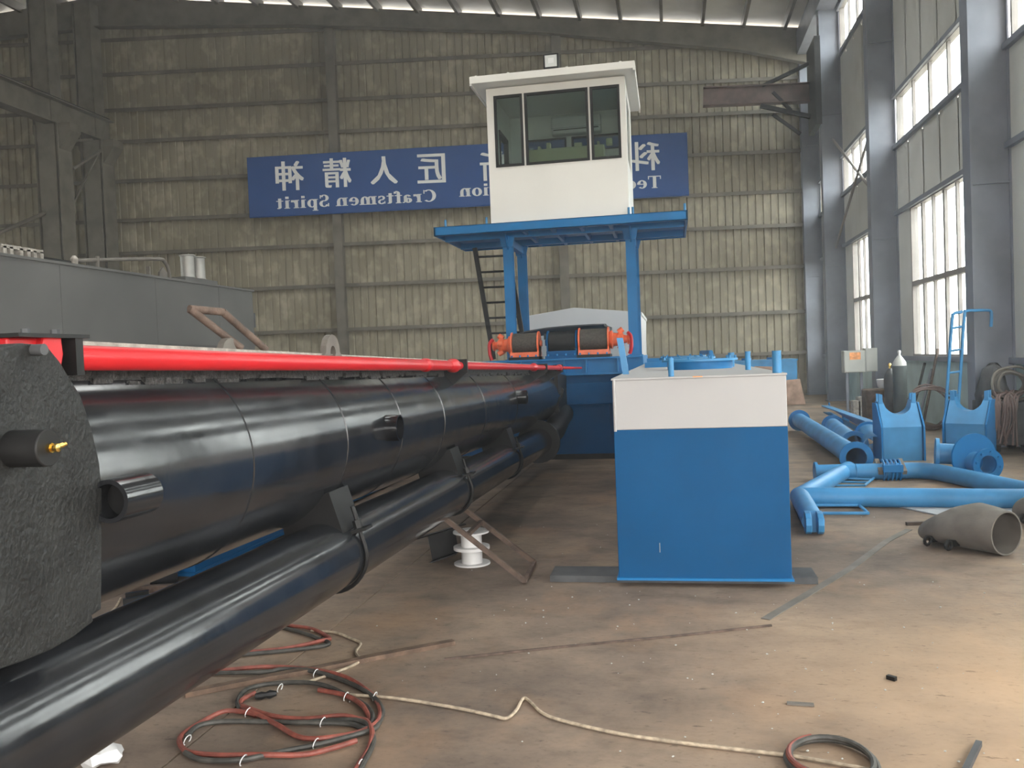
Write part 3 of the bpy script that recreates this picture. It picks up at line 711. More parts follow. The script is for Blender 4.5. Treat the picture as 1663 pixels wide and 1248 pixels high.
# things inside the cabin
ac = thing('air_conditioner', 'white wall air conditioner seen through the cabin windows', 'air conditioner', (-1.47, 15.0, 5.41))
MB().box((-1.90, 14.83, 5.41), (-1.05, 15.05, 5.71)).build('housing', M_plastic, ac, bevel=.03)
MB().box((-1.86, 14.822, 5.47), (-1.09, 14.835, 5.487)).build('outlet_slot', M_blackm, ac)
MB().box((-1.90, 14.826, 5.505), (-1.05, 14.832, 5.509)).build('front_seam', M_dark, ac)
desk = thing('control_console', 'pale yellow wrapped control console inside the cabin', 'console', (-1.5, 14.7, 3.73))
MB().box((-2.3, 14.45, 3.73), (-.98, 14.8, 5.09)).build('console_body', M_yel, desk, bevel=.02)
for x, w, h in ((-1.95, .07, .11), (-1.48, .13, .07), (-.95, .10, .10), (-2.1, .05, .06), (-1.1, .04, .07)):
    MB().box((x, 14.5, 5.09), (x+w, 14.63, 5.09+h)).build('knob_block', M_yel, desk, bevel=.01)
# ---- flood lamp standing above the roof
lc = onY(895, 100, 15.2)
fl = thing('flood_lamp', 'square flood lamp in a dark frame above the cabin roof', 'lamp', (lc.x, 15.2, rz0+.11))
MB().box((lc.x-.135, 15.17, lc.z-.13), (lc.x+.135, 15.26, lc.z+.13)).build('lamp_body', M_blackm, fl, bevel=.01)
MB().box((lc.x-.105, 15.16, lc.z-.10), (lc.x+.105, 15.171, lc.z+.10)).build('lens', M_lamp, fl)
MB().box((lc.x-.05, 15.157, lc.z-.04), (lc.x+.05, 15.161, lc.z+.05)).build('emitter', M_plastic, fl)
MB().cyl((lc.x, 15.25, rz0+.11), (lc.x, 15.25, lc.z-.11), .025, n=10).box((lc.x-.1, 15.18, rz0+.11), (lc.x+.1, 15.30, rz0+.13)).build('stand', M_rust, fl)

# ---- black ladder to the platform
lad = thing('ladder', 'black steel ladder rising to the blue platform', 'ladder', (-2.7, 14.4, 1.57))
la0, la1 = onY(802, 584, 14.35), onY(771, 403, 14.35); dx = V(.55, .05, 0)
for q in (V(0, 0, 0), dx): MB().beam(la0+q, la1+q, .075, .05, (0, 1, 0)).build('ladder_rail', M_blackm, lad)
for i in range(7):
    t = (i+.7)/7.3; p = la0.lerp(la1, t); MB().cyl(p, p+dx, .018, n=8).build('rung', M_blackm, lad)

# ---- engine hood
HYF = 16.4
hp = [onY(842, 590, HYF), onY(1041, 590, HYF), onY(1041, 507, HYF), onY(932, 500, HYF), onY(842, 516, HYF)]
hp[0].z = hp[1].z = 1.30
hood = thing('engine_hood', 'white engine hood with a low gable behind the winches', 'hood', (-1.6, HYF, 1.30))
MB().prism(hp, (0, 3.4, 0)).build('hood_shell', M_hood, hood, bevel=.01)
for i in range(6):
    y = HYF+.2+i*.55; MB().box((hp[1].x, y, 1.33), (hp[1].x+.03, y+.06, hp[2].z-.02)).build('side_rib', M_hood, hood)
MB().box((hp[1].x-.1, HYF-.02, hp[2].z-.06), (hp[1].x+.05, HYF+3.4, hp[2].z)).build('eave_strip', M_hood, hood)

# ---- winches
def winch(pxc, pyc, pw, ph, side, m_frame, m_drum, label, motor=True):
    Y0 = 13.62
    c = onY(pxc, pyc, Y0); L_ = pw/2/F*Y0*1.02; R_ = ph/2/F*Y0*1.02; zb_ = 1.565
    t = thing('winch', label, 'winch', (c.x, Y0, zb_), None)
    MB().lathe((c.x-L_, Y0, c.z), (1, 0, 0), [(0, R_*.98), (.02, R_), (2*L_-.02, R_), (2*L_, R_*.98)], 28).build('drum', m_drum, t, smooth=True)
    for s in (-1, 1):
        x = c.x+s*(L_+.02)
        MB().cyl((x-.012, Y0, c.z), (x+.012, Y0, c.z), R_*1.12, n=28).prism([(x-.012, Y0-.19, zb_+.05), (x-.012, Y0+.19, zb_+.05), (x-.012, Y0+.1, c.z+.05), (x-.012, Y0-.1, c.z+.05)], (.024, 0, 0)).build('side_plate', m_frame, t, smooth=True)
        MB().cyl((x, Y0, c.z), (x+s*.05, Y0, c.z), .05, n=14).build('bearing', m_frame, t, smooth=True)
    MB().box((c.x-L_-.03, Y0-.22, zb_+.045), (c.x+L_+.03, Y0-.18, zb_+.12)).box((c.x-L_-.03, Y0+.18, zb_+.045), (c.x+L_+.03, Y0+.22, zb_+.12)).build('front_bar', m_frame, t, bevel=.004)
    MB().box((c.x-L_-.05, Y0-.24, zb_), (c.x+L_+.05, Y0+.24, zb_+.045)).build('base', M_blackm if m_frame is M_orange else M_blue, t)
    for k in range(4):
        q = c.x-L_+k*2*L_/3; MB().cyl((q, Y0-.225, zb_+.04), (q, Y0-.225, zb_+.075), .014, n=6).build('bolt', M_blue2, t)
    if motor:
        s = side; x = c.x+s*(L_+.035)
        MB().lathe((x, Y0, c.z-.01), (s, 0, 0), [(0, .13), (.04, .15), (.06, .11), (.12, .10), (.15, .13), (.20, .12), (.22, .07), (.27, .06), (.28, .09), (.31, .08)], 18).build('gear_motor', m_frame, t, smooth=True)
        for a in (0.3, 1.6, 2.9, 4.2, 5.4):
            q = V(x+s*.14, Y0+.11*cos(a), c.z-.01+.11*sin(a)); MB().cyl(q, q+V(s*.07, .02*cos(a), .05*sin(a)), .045, n=10).build('port_block', m_frame, t, smooth=True)
        q = V(x+s*.29, Y0-.08, c.z)
        MB().tube(curve([q+V(0, 0, .09), q+V(s*.05, -.04, .02), q+V(s*.05, -.05, -.14), q+V(s*.02, -.04, -.24)], 5), .028, 8).build('hose', M_red, t, smooth=True)
    return t
winch(854, 559, 39, 35, -1, M_orange, M_rope, 'left orange winch with brown rope drum and motor at its left')
winch(914, 556, 42, 34, 1, M_blue, M_blackm, 'black drum winch on dark blue base between the orange winches', False)
winch(965, 552, 42, 35, 1, M_orange, M_rope, 'right orange winch with brown rope drum and motor at its right')
sg = [onY(px, py, 14.3) for px, py in ((838, 544), (860, 538), (890, 533), (925, 529.5), (960, 527.5), (982, 527), (984, 530), (992, 533))]
solo(MB().loft([[p+V(0, -.25, -.02), p+V(0, -.25, 0), p+V(0, .3, .02), p+V(0, .3, -.10)] for p in sg]).box((sg[0].x+.05, 14.35, 1.565), (sg[0].x+.1, 14.4, sg[0].z+.01)).box((sg[-1].x-.1, 14.35, 1.565), (sg[-1].x-.05, 14.4, sg[-1].z+.01)).box((sg[0].x+.45, 14.45, sg[0].z-.1), (sg[-1].x-.2, 14.5, sg[-1].z-.03)),
     'winch_guard', M_dark, 'dark curved guard plate arching over the three winches', 'guard')

# ================================================================== CUTTER LADDER (big black tube) and what it carries
TX, TZ, TR, TS = -1.97, 1.312, .42, -.0222
def tp(y, ang=None, r=TR):                                            # point on the tube; ang measured from +X upward
    c = V(TX-.004*y, y, TZ+TS*y)
    return c if ang is None else c+V(cos(radians(ang))*r, 0, sin(radians(ang))*r)
tubo = thing('dredge_ladder', 'huge glossy black steel tube running from lower left to the dredge hull', 'ladder tube', (TX, 1.4, .85))
rings = []
for y in [1.35+i*(12.55-1.35)/40 for i in range(41)]:
    rings.append([tp(y, a*360/72) for a in range(72)])
MB().loft(rings).build('tube', M_black, tubo, smooth=True)
for px, py in ((408, 705), (563, 690), (652, 655), (722, 645), (790, 640), (842, 630)):
    y = onX(px, py, -1.57).y
    MB().tube([tp(y, a*360/60, TR-.003) for a in range(60)], .0075, 6, True).build('weld_seam', M_black, tubo, smooth=True)
PXp = -1.50
prof = [onX(x, y, PXp) for x, y in ((75, 560), (98, 588), (112, 612), (131, 642), (150, 698), (162, 752), (166, 800), (166, 880), (165, 990), (150, 1000), (152, 1010), (120, 1035), (84, 1056), (40, 1074), (0, 1088))]
prof += [V(PXp, 1.5, prof[-1].z+.02), V(PXp, 1.32, 1.3), V(PXp, 1.5, prof[0].z-.05), onX(0, 566, PXp), onX(35, 558, PXp)]
MB().prism(prof, (-.09, 0, 0)).build('cheek_plate', M_black2, tubo, bevel=.004)
pc = onX(80, 728, -1.405); pc2 = V(PXp-.01, pc.y, pc.z)
pin = MB().cyl(pc2, pc, .043, n=28).build('pivot_pin', M_blackm, tubo, smooth=True, bevel=.003)
MB().lathe(pc+V(0, 0, 0), (1, 0, 0), [(0, .012), (.008, .012), (.008, .008), (.016, .008), (.018, .011), (.024, .010), (.026, .004)], 8).lathe(pc+V(.018, .008, .002), (.3, 1, .25), [(0, .006), (.012, .006), (.013, .004), (.019, .005), (.022, .002)], 8).build('grease_nipple', M_brass, pin, smooth=True)
# pipe end stub tucked behind the plate
q = onX(176, 815, -1.47); MB().pipe(q, q+V(0, .16, -.003), .058, .046, 24).build('pipe_stub', M_black, tubo, smooth=True)
q2 = q+V(0, .06, 0); MB().cyl(q2, q2+V(0, .012, 0), .05, n=20).build('stub_plug', M_blackm, tubo)
for px, py, r in ((650, 695, .073), (856, 645, .073), (1007, 700, .05)):
    if px > 900: continue
    q = onX(px, py, -1.50); MB().pipe(V(-1.80, q.y, q.z), V(-1.50, q.y, q.z), r, r-.008, 28).build('side_stub', M_black, tubo, smooth=True)
    MB().cyl(V(-1.6, q.y, q.z), V(-1.57, q.y, q.z), r-.006, n=24).build('stub_plate', M_dark, tubo)
# beam on top of the tube
rl = MB()
n0, n1 = 1.5, 12.4
def rr(y, x, z): return V(x-.004*y, y, z+TS*y)
RZ1, RZ0 = EYE+.150, EYE+.030
rl.loft([[rr(y, -1.70, RZ0), rr(y, -1.70, RZ1-.02), rr(y, -1.94, RZ1-.02), rr(y, -1.94, RZ0)] for y in (n0, 4, 7, 10, n1)])
rl.build('top_beam', M_crust, tubo)
MB().loft([[rr(y, -1.69, RZ1-.02), rr(y, -1.69, RZ1), rr(y, -1.95, RZ1), rr(y, -1.95, RZ1-.02)] for y in (n0, 4, 7, 10, n1)]).build('beam_flange', M_beige, tubo)
cr = MB()
random.seed(3)
y = 2.3
while y < 12.2:
    ln = random.uniform(.05, .22); z = RZ0+random.uniform(-.012, .012); dd = random.uniform(.012, .028)
    cr.beam(rr(y, -1.695, z), rr(y+ln, -1.695, z+random.uniform(-.006, .006)), dd, dd); y += ln+random.uniform(0, .12)
cr.build('weld_lumps', M_crust, tubo, kind='stuff')
def eye_lug(px0, px1, pyb, pyt, X, th, m):
    a = onX(px0, pyb, X); b = onX(px1, pyb, X); t = onX((px0+px1)/2, pyt, X); cy = (a.y+b.y)/2; r = abs(b.y-a.y)*.36; cz = t.z-r
    out = [V(X, a.y, a.z), V(X, b.y, b.z)]+[V(X, cy+r*cos(k*pi/10), cz+r*sin(k*pi/10)) for k in range(11)]
    inn = [V(X, cy+r*.38*cos(k*2*pi/12), cz+r*.5*sin(k*2*pi/12)) for k in range(12)]
    mb = MB(); n = len(out)
    # outline ring split so the hole stays open
    o2 = [V(X, a.y, a.z), V(X, cy, a.z), V(X, b.y, b.z)]+[V(X, cy+r*cos(k*pi/8), cz+r*sin(k*pi/8)) for k in range(9)]
    c0 = V(X, cy, cz); hole = [c0+V(0, (p.y-cy), (p.z-cz)).normalized()*r*.38 for p in o2]; tv = V(th, 0, 0); m_ = len(o2)
    mb.loft([o2, hole], (False, False)); mb.loft([[p+tv for p in o2], [p+tv for p in hole]], (False, False))
    mb.loft([o2, [p+tv for p in o2]], (False, False)); mb.loft([hole, [p+tv for p in hole]], (False, False))
    mb.build('lifting_lug', m, tubo)
eye_lug(516, 548, 580, 544, -1.72, .03, M_dirty)
eye_lug(345, 385, 574, 549, -1.9, .03, M_dirty)
# brackets that carry the red cylinder
def bracket(pxy, ytop, w, y=None):
    y = onX(pxy, 590, -1.62).y if y is None else y
    c = V(-1.62-.004*y+.012*(y-2.3), y, EYE+.10+TS*y)
    s = tp(y, 52); b = tp(y, 38)
    MB().prism([V(c.x+.055, y, c.z+.05), V(c.x-.08, y, c.z+.05), V(s.x-.06, y, s.z-.02), V(b.x, y, b.z-.02), V(c.x+.055, y, c.z-.05)], (0, .03, 0)).build('cylinder_bracket', M_blackm, tubo)
    return c
for px in (742, 874): bracket(px, 0, 0)
bracket(0, 0, 0, y=12.0)
# far end cheeks
MB().prism([tp(12.5, 60), tp(12.5, 10)+V(.05, 0, 0), tp(12.5, -45)+V(.05, 0, -.05), tp(12.5, -90), tp(12.5, 180), tp(12.5, 100)], (0, .04, 0)).prism([V(-1.60, 12.2, 1.36), V(-1.60, 13.2, 1.30), V(-1.60, 13.2, .85), V(-1.60, 12.2, .8)], (-.06, 0, 0)).build('end_plate', M_blackm, tubo)

# ---- discharge pipe hung below the tube
DX, DZ, DR = -1.652, EYE-.838, .172
def dp(y): return V(DX-.004*y, y, DZ+TS*y)
dis = thing('discharge_pipe', 'long glossy black pipe slung under the huge black tube', 'pipe', dp(1.0))
MB().pipe(dp(.75), dp(10.85), DR, DR-.012, 48).build('pipe', M_black, dis, smooth=True)
MB().pipe(dp(10.8), dp(10.88), DR+.10, DR-.01, 32).build('flange', M_blackm, dis, smooth=True)
MB().tube(curve([dp(10.88), dp(11.3)+V(.0, 0, .0), dp(11.9)+V(.06, 0, .08), dp(12.4)+V(.07, 0, .2), dp(13.1)+V(.05, 0, .25)], 5), DR*.9, 20).build('elbow', M_blackm, dis, smooth=True)
for y in (3.95, 6.25, 8.5):
    c = dp(y); top = tp(y)
    dirv = V(-.26, 0, 1).normalized(); sv = V(dirv.z, 0, -dirv.x)
    b0 = c+dirv*(DR*.55); b1 = c+dirv*.30
    sad = MB().prism([b0+sv*.145+V(0, -.12, 0), b0-sv*.145+V(0, -.12, 0), b1-sv*.135+V(0, -.12, 0), b1+sv*.135+V(0, -.12, 0)], (0, .24, 0)).build('saddle', M_blackm, tubo)
    for s in (1, -1): MB().beam(c+dirv*.08+sv*s*.14, c+dirv*.08+sv*s*.23, .09, .014, dirv).build('saddle_flange', M_blackm, tubo)
    ub = [c+dirv*.20+sv*.178]+[c+(dirv*sin(a)+sv*cos(a))*(DR+.012) for a in [radians(10-k*10) for k in range(21)]]+[c+dirv*.20-sv*.178]
    u = MB().tube(ub, .011, 8).build('u_bolt', M_blackm, tubo, smooth=True)
    for s in (1, -1): MB().cyl(c+dirv*.09+sv*s*.178, c+dirv*.13+sv*s*.178, .022, n=6).build('nut', M_blackm, u)

# ---- red cylinder along the top
def rc(y): return V(-1.64+.010*(y-2.3), y, EYE+.097+TS*y+.0008*(y-2.3))
red = thing('hydraulic_cylinder', 'long bright red hydraulic cylinder lying along the top of the black tube', 'cylinder', rc(2.3))
MB().lathe(rc(2.12), rc(6.1)-rc(2.12), [(0, .034), (.005, .036), (3.9, .036), (3.92, .034)], 24).build('barrel', M_red, red, smooth=True)
yc = onX(693, 588, -1.60).y
MB().lathe(rc(yc), V(0, 1, TS), [(-.05, .036), (-.03, .045), (.03, .045), (.05, .032)], 20).build('gland', M_red, red, smooth=True)
yb_ = onX(738, 591, -1.59).y
MB().cyl(rc(6.0), rc(12.0), .031, n=16).build('rod_tube', M_red, red, smooth=True)
for yy, rr_ in ((yb_, .052), (onX(870, 594, -1.54).y, .048), (11.95, .048)):
    MB().lathe(rc(yy), V(0, 1, TS), [(-.12, .032), (-.06, .045), (-.04, rr_), (.03, rr_), (.03, .031)], 20).build('collar', M_red, red, smooth=True)
e_ = onY(944, 598, 13.05); MB().cyl(rc(12.0), e_, .024, .016, n=12).build('rod_end', M_red, red, smooth=True)
ca, cb_ = onX(72, 575, -1.64), onX(108, 575, -1.64)
pl = [onX(x, y, -1.60) for x, y in ((72, 545), (100, 545), (104, 575), (100, 602), (90, 604), (78, 590), (66, 572))]
MB().prism(pl, (-.09, 0, 0)).build('clevis', M_red, red, bevel=.006)
MB().box((-1.72, ca.y-.16, EYE+.145+TS*2), (-1.58, cb_.y+.02, EYE+.155+TS*2)).build('cap_plate', M_blackm, red)
MB().box((-1.70, ca.y-.15, EYE+.06), (-1.62, ca.y, EYE+.145+TS*2)).build('rear_block', M_red, red, bevel=.006)
MB().box((-1.70, 2.085, EYE+.0), (-1.585, 2.115, EYE+.15+TS*2)).build('strap', M_blackm, red)
for px in (42, 90):
    q = onX(px, 550, -1.64); MB().cyl(V(q.x, q.y, EYE+.155+TS*2), V(q.x, q.y, EYE+.17+TS*2), .012, n=6).build('bolt', M_dark, red)
q = onX(72, 568, -1.47); MB().lathe(V(q.x-.16, q.y, q.z), (1, 0, 0), [(0, .018), (.10, .018), (.10, .014), (.16, .014)], 14).build('pin', M_dark, red, smooth=True)

# ---- rusty pipe handle standing behind the beam
A, B, C_, D_ = onX(392, 566, -1.86), onX(308, 502, -1.98), onX(362, 507, -1.92), onX(432, 568, -1.84)
rh = thing('handrail_section', 'rusty bent pipe handrail sticking up behind the red cylinder', 'handrail', (A.x, A.y, A.z))
MB().tube([A, B], .017, 10).build('bar', M_rust, rh, smooth=True)
MB().tube([B, C_], .017, 10).build('cross_bar', M_rust, rh, smooth=True)
MB().tube([C_, D_], .017, 10).build('bar', M_rust, rh, smooth=True)

# ================================================================== GREY HULL on the left
gx, gz = -7.0, 2.925
gh = thing('grey_hull', 'big grey primed steel hull behind the black tube at left', 'hull', (-8.5, 9, 0))
gy = onX(410, 473, gx).y
MB().box((-10.5, 3.5, .0), (gx, gy, gz)).build('hull_side', M_greyhull, gh, bevel=.01)
MB().box((-10.52, 3.5, gz-.02), (gx+.025, gy+.02, gz+.012)).build('deck_edge', M_greyhull, gh)
MB().box((gx, 3.5, 1.98), (gx+.012, gy, 2.0)).build('rub_strip', M_greyhull, gh)
for py0 in (5.0, 7.1, 9.0, 10.9, 12.6): MB().box((gx-.001, py0, .1), (gx+.003, py0+.025, gz-.03)).build('plate_seam', M_greyhull, gh)
gi = gx-.25
def gtop(px): return onX(px, 430, gi).y
vt = MB()
for i, px in enumerate((3, 14, 30, 42, 52, 63)):
    y = gtop(px); vt.box((gi-.05, y, gz), (gi+.03, y+.05, gz+.14))
vt.box((gi-.06, gtop(0), gz+.12), (gi+.03, gtop(68), gz+.16)); vt.build('vent_rack', M_beige, gh)
MB().box((gi-.4, gtop(70), gz), (gi, gtop(116), gz+.09)).build('deck_hatch', M_blackm, gh)
y = gtop(121); MB().lathe((gi, y, gz), (0, 0, 1), [(0, .06), (.05, .06), (.06, .04), (.12, .05), (.16, .02)], 10).build('valve', M_beige, gh, smooth=True)
ya_, yb2 = gtop(128), gtop(274)
MB().tube(curve([(gi, ya_, gz+.1), (gi, ya_+.1, gz+.12), (gi, yb2-.35, gz+.30), (gi, yb2-.1, gz+.28), (gi, yb2, gz+.14), (gi, yb2, gz)], 5), .025, 8).cyl((gi, gtop(158), gz), (gi, gtop(158), gz+.2), .03, n=8).build('vent_pipe', M_dirty, gh, smooth=True)
y = gtop(262); MB().prism([(gi, y-.12, gz), (gi, y+.12, gz), (gi, y+.09, gz+.12), (gi, y, gz+.2), (gi, y-.09, gz+.12)], (.03, 0, 0)).box((gi-.05, y-.3, gz), (gi, y-.27, gz+.18)).box((gi-.1, y+.15, gz), (gi, y+.5, gz+.05)).build('deck_lug', M_dirty, gh)
ya_, yb2 = gtop(300), gtop(352)
MB().box((gi-.3, ya_, gz), (gi, yb2, gz+.12)).build('block', M_greyhull, gh)
for px in (316, 333): MB().lathe((gi-.12, gtop(px), gz+.12), (0, 0, 1), [(0, .11), (.01, .12), (.02, .105), (.34, .105), (.345, .125), (.36, .12)], 18).build('vent_can', M_chrome, gh, smooth=True)
MB().box((gx-.1, gy, 2.3), (gx-.02, gy+.10, 2.55)).build('end_bracket', M_dark, gh)

# ================================================================== FLOOR THINGS: centre
def spool(z, label):
    c = onZ(767, 916); t = thing('cable_spool', label, 'spool', (c.x, c.y, z))
    for zz in (0, .118): MB().pipe((c.x, c.y, z+zz), (c.x, c.y, z+zz+.012), .142, .05, 32).build('flange', M_plastic, t, smooth=True)
    MB().pipe((c.x, c.y, z+.012), (c.x, c.y, z+.118), .082, .05, 28).build('core', M_plastic, t, smooth=True)
spool(0, 'empty white plastic cable spool standing on the floor')
spool(.130, 'upper white plastic spool stacked on another spool')
fa, fb = onZ(852, 944, .02), onZ(868, 914, .02)
fc, fd = onY(722, 842, 5.95), onY(749, 823, 6.6)
rfm = thing('steel_trestle', 'long rusty steel frame leaning down past the white spools', 'frame', (fa.x, fa.y, 0))
for a, b in ((fa, fc), (fb, fd)): MB().beam(a, b, .032, .032).build('side_bar', M_rust, rfm)
MB().beam(fa, fb, .03, .03).build('end_bar', M_rust, rfm)
MB().beam(fa.lerp(fc, .72), fb.lerp(fd, .72), .03, .03).build('cross_bar', M_rust, rfm)
ch = onZ(714, 912)
chn = thing('channel_offcut', 'short black steel channel offcut tilted beside the spools', 'steel offcut', (ch.x, ch.y, 0))
u1 = V(.9, .35, .22).normalized(); v1 = V(.12, .1, -.95).normalized(); o0 = V(ch.x-.09, ch.y, .20)
for a, b in ((0, .22), ): MB().prism([o0, o0+u1*b, o0+u1*b+v1*.2, o0+v1*.2], (0, .012, 0)).build('web', M_blackm, chn)
MB().prism([o0-u1*.10, o0+u1*.32, o0+u1*.32+V(0, -.09, 0.02), o0-u1*.10+V(0, -.09, 0.02)], (0, 0, .010)).build('top_flange', M_blackm, chn)
MB().prism([o0+v1*.2+V(0, 0, -.01), o0+u1*.22+v1*.2, o0+u1*.22+v1*.2+V(0, -.08, 0), o0+v1*.2+V(0, -.08, -.01)], (0, 0, .01)).build('bottom_flange', M_blackm, chn)

def strip(name, pts, w, th, m, label, cat):
    q = [onZ(x, y) for x, y in pts]; mb = MB(); L_, R_ = [], []
    for i, p in enumerate(q):
        t = (q[min(i+1, len(q)-1)]-q[max(i-1, 0)]).normalized(); s = V(-t.y, t.x, 0); L_.append(p+s*w/2); R_.append(p-s*w/2)
    mb.loft([[l+V(0, 0, .001), r+V(0, 0, .001), r+V(0, 0, th), l+V(0, 0, th)] for l, r in zip(L_, R_)])
    return solo(mb, name, m, label, cat)
strip('steel_strip', [(1243, 1007), (1310, 967), (1380, 925), (1440, 880), (1476, 861)], .055, .006, M_dirty, 'long flat grey steel strip lying right of the near pontoon', 'steel strip')
strip('rod', [(1472, 854), (1520, 852)], .035, .03, M_rust, 'short rusty bar beside the dark suction mouth', 'rod')
strip('rod', [(722, 1073), (900, 1054), (1090, 1036), (1253, 1018)], .012, .012, M_rust, 'thin straight rusty rod lying before the near pontoon', 'rod')
strip('rusty_angle', [(300, 1132), (430, 1106), (520, 1090), (600, 1073), (737, 1047)], .05, .025, M_rust2, 'long orange rusty angle bar crossing under the hoses', 'steel bar')
strip('rod', [(1590, 1212), (1566, 1262)], .022, .022, M_dark, 'dark rod end at the bottom right of the floor', 'rod')
strip('bolt_scrap', [(1441, 1103), (1455, 1107)], .022, .02, M_blackm, 'tiny black bolt scrap on the bare floor', 'scrap')
strip('bolt_scrap', [(1278, 1144), (1322, 1147)], .03, .008, M_dirty, 'flat dusty metal scrap on the bare floor near the coiled hose', 'scrap')

# hoses
def c6(pts): return [(240+x*.25256, 933+y*.25256) for x, y in pts]
def hose_on_floor(pts, r, lift=0.0, k=6): return curve([onZ(x, y)+V(0, 0, r+lift*(i % 3)) for i, (x, y) in enumerate(pts)], k)
HR = .0115
hs = thing('welding_hose', 'large tangle of red and black twin welding hose on the floor', 'hose', onZ(460, 1180))
r1 = c6([(380, 652), (470, 640), (700, 622), (870, 612), (1080, 635), (1280, 690), (1430, 780), (1492, 880), (1480, 970), (1390, 1022), (1250, 1062), (1080, 1088), (960, 1060), (840, 995), (700, 925), (610, 880), (600, 835), (690, 790)])
r2 = c6([(1100, 760), (1270, 800), (1380, 870), (1425, 950), (1380, 960), (1250, 938), (1000, 948), (800, 933), (640, 885), (600, 860)])
r3 = c6([(1300, 948), (1400, 962), (1443, 1040), (1425, 1130), (1370, 1230), (1330, 1300)])
r4 = c6([(700, 925), (600, 905), (480, 912), (340, 972), (230, 1050), (205, 1110), (260, 1160), (450, 1188), (700, 1192), (1000, 1178), (1200, 1140), (1345, 1100)])
m1 = MB()
for i, r in enumerate((r1, r2, r3, r4)): m1.tube(hose_on_floor(r, HR, .004), HR, 8)
m1.build('red_hose', M_hred, hs, smooth=True)
k1 = c6([(330, 668), (430, 655), (620, 655), (760, 645), (880, 628), (1080, 650), (1290, 712), (1440, 800), (1510, 900), (1470, 1000), (1400, 1036), (1300, 1070), (1100, 1112), (850, 1165), (600, 1222), (350, 1212), (240, 1170)])
k2 = c6([(590, 880), (580, 830), (640, 762), (780, 722), (1000, 714), (1150, 742), (1290, 800), (1410, 870), (1448, 950), (1400, 1010), (1300, 985), (1050, 980), (800, 968), (500, 968), (330, 1000), (245, 1065)])
k3 = c6([(1050, 965), (1300, 958), (1400, 985), (1450, 1060), (1440, 1140), (1390, 1240), (1350, 1310)])
m1 = MB()
for r in (k1, k2, k3): m1.tube(hose_on_floor(r, HR, .003), HR, 8)
m1.build('black_hose', M_hblk, hs, smooth=True)
q0, q1 = onZ(*c6([(690, 788)])[0], .02), onZ(*c6([(775, 775)])[0], .02)
MB().lathe(q0, q1-q0, [(0, .014), (.03, .02), (.05, .014), (.07, .022), (.1, .012)], 8).build('coupling', M_blackm, hs, smooth=True)
for x, y in ((1080, 640), (850, 735), (645, 892), (1125, 955), (1080, 1092), (615, 1200), (1275, 790), (1460, 790), (1365, 1230), (255, 1070)):
    px, py = c6([(x, y)])[0]; c = onZ(px, py, HR); rr2 = HR*1.7
    MB().tube([c+V(.004*sin(a), rr2*1.5*cos(a), rr2*.95*sin(a)+.002) for a in [i*pi/5 for i in range(10)]], .0025, 5, True).build('tie', M_plastic, hs)
h2 = thing('welding_hose', 'doubled loop of red and black hose poking out beneath the long pipe', 'hose', onZ(490, 1040))
MB().tube(hose_on_floor(c6([(700, 300), (890, 342), (1050, 368), (1140, 405), (1172, 432), (1130, 445), (900, 488), (640, 518), (520, 530)]), HR, .003), HR, 8).build('red_hose', M_hred, h2, smooth=True)
MB().tube(hose_on_floor(c6([(700, 325), (880, 362), (1030, 405), (1110, 432), (1165, 455), (1130, 480), (900, 505), (640, 530), (520, 545)]), HR, .002), HR, 8).build('black_hose', M_hblk, h2, smooth=True)
h3 = thing('welding_hose', 'ring of black hose at the bottom edge, right of centre', 'hose', onZ(1352, 1240))
cc_ = onZ(1350, 1238, HR)
def ring_pts(rx, ry, dz, ph): return [cc_+V(rx*cos(a+ph), ry*sin(a+ph), dz+.004*sin(2*a)) for a in [i*2*pi/30 for i in range(30)]]
MB().tube(ring_pts(.165, .19, .0, 0), HR, 8, True).tube(ring_pts(.150, .17, .018, .4), HR, 8, True).build('black_hose', M_hblk, h3, smooth=True)
MB().tube(ring_pts(.155, .182, .02, .2)[8:20], HR, 8).build('red_hose', M_hred, h3, smooth=True)
cord = curve([onZ(x, y, .010) for x, y in c6([(1050, 365), (1200, 375), (1300, 412), (1368, 445), (1338, 500), (1362, 560), (1200, 635), (1000, 702)])], 6)
solo(MB().tube(cord, .0075, 6), 'cord', M_tan, 'short tan cord looping off the doubled hose', 'cord', smooth=True)
cord = curve([onZ(x, y, .010) for x, y in ((562, 1129), (614, 1132), (660, 1137), (740, 1150), (800, 1163), (822, 1167), (838, 1155), (850, 1135), (862, 1141), (880, 1158), (910, 1170), (1000, 1191), (1100, 1206), (1200, 1218), (1290, 1229), (1420, 1252))], 6)
solo(MB().tube(cord, .0075, 6), 'cord', M_tan, 'long thin tan cord trailing across the floor to the bottom right', 'cord', smooth=True)
cord = curve([onZ(x, y, .010) for x, y in ((196, 972), (185, 990), (165, 1005), (150, 1015), (147, 1022), (156, 1032))], 6)
solo(MB().tube(cord, .008, 6), 'cord', M_tan, 'bit of tan cord on the floor under the huge tube', 'cord', smooth=True)
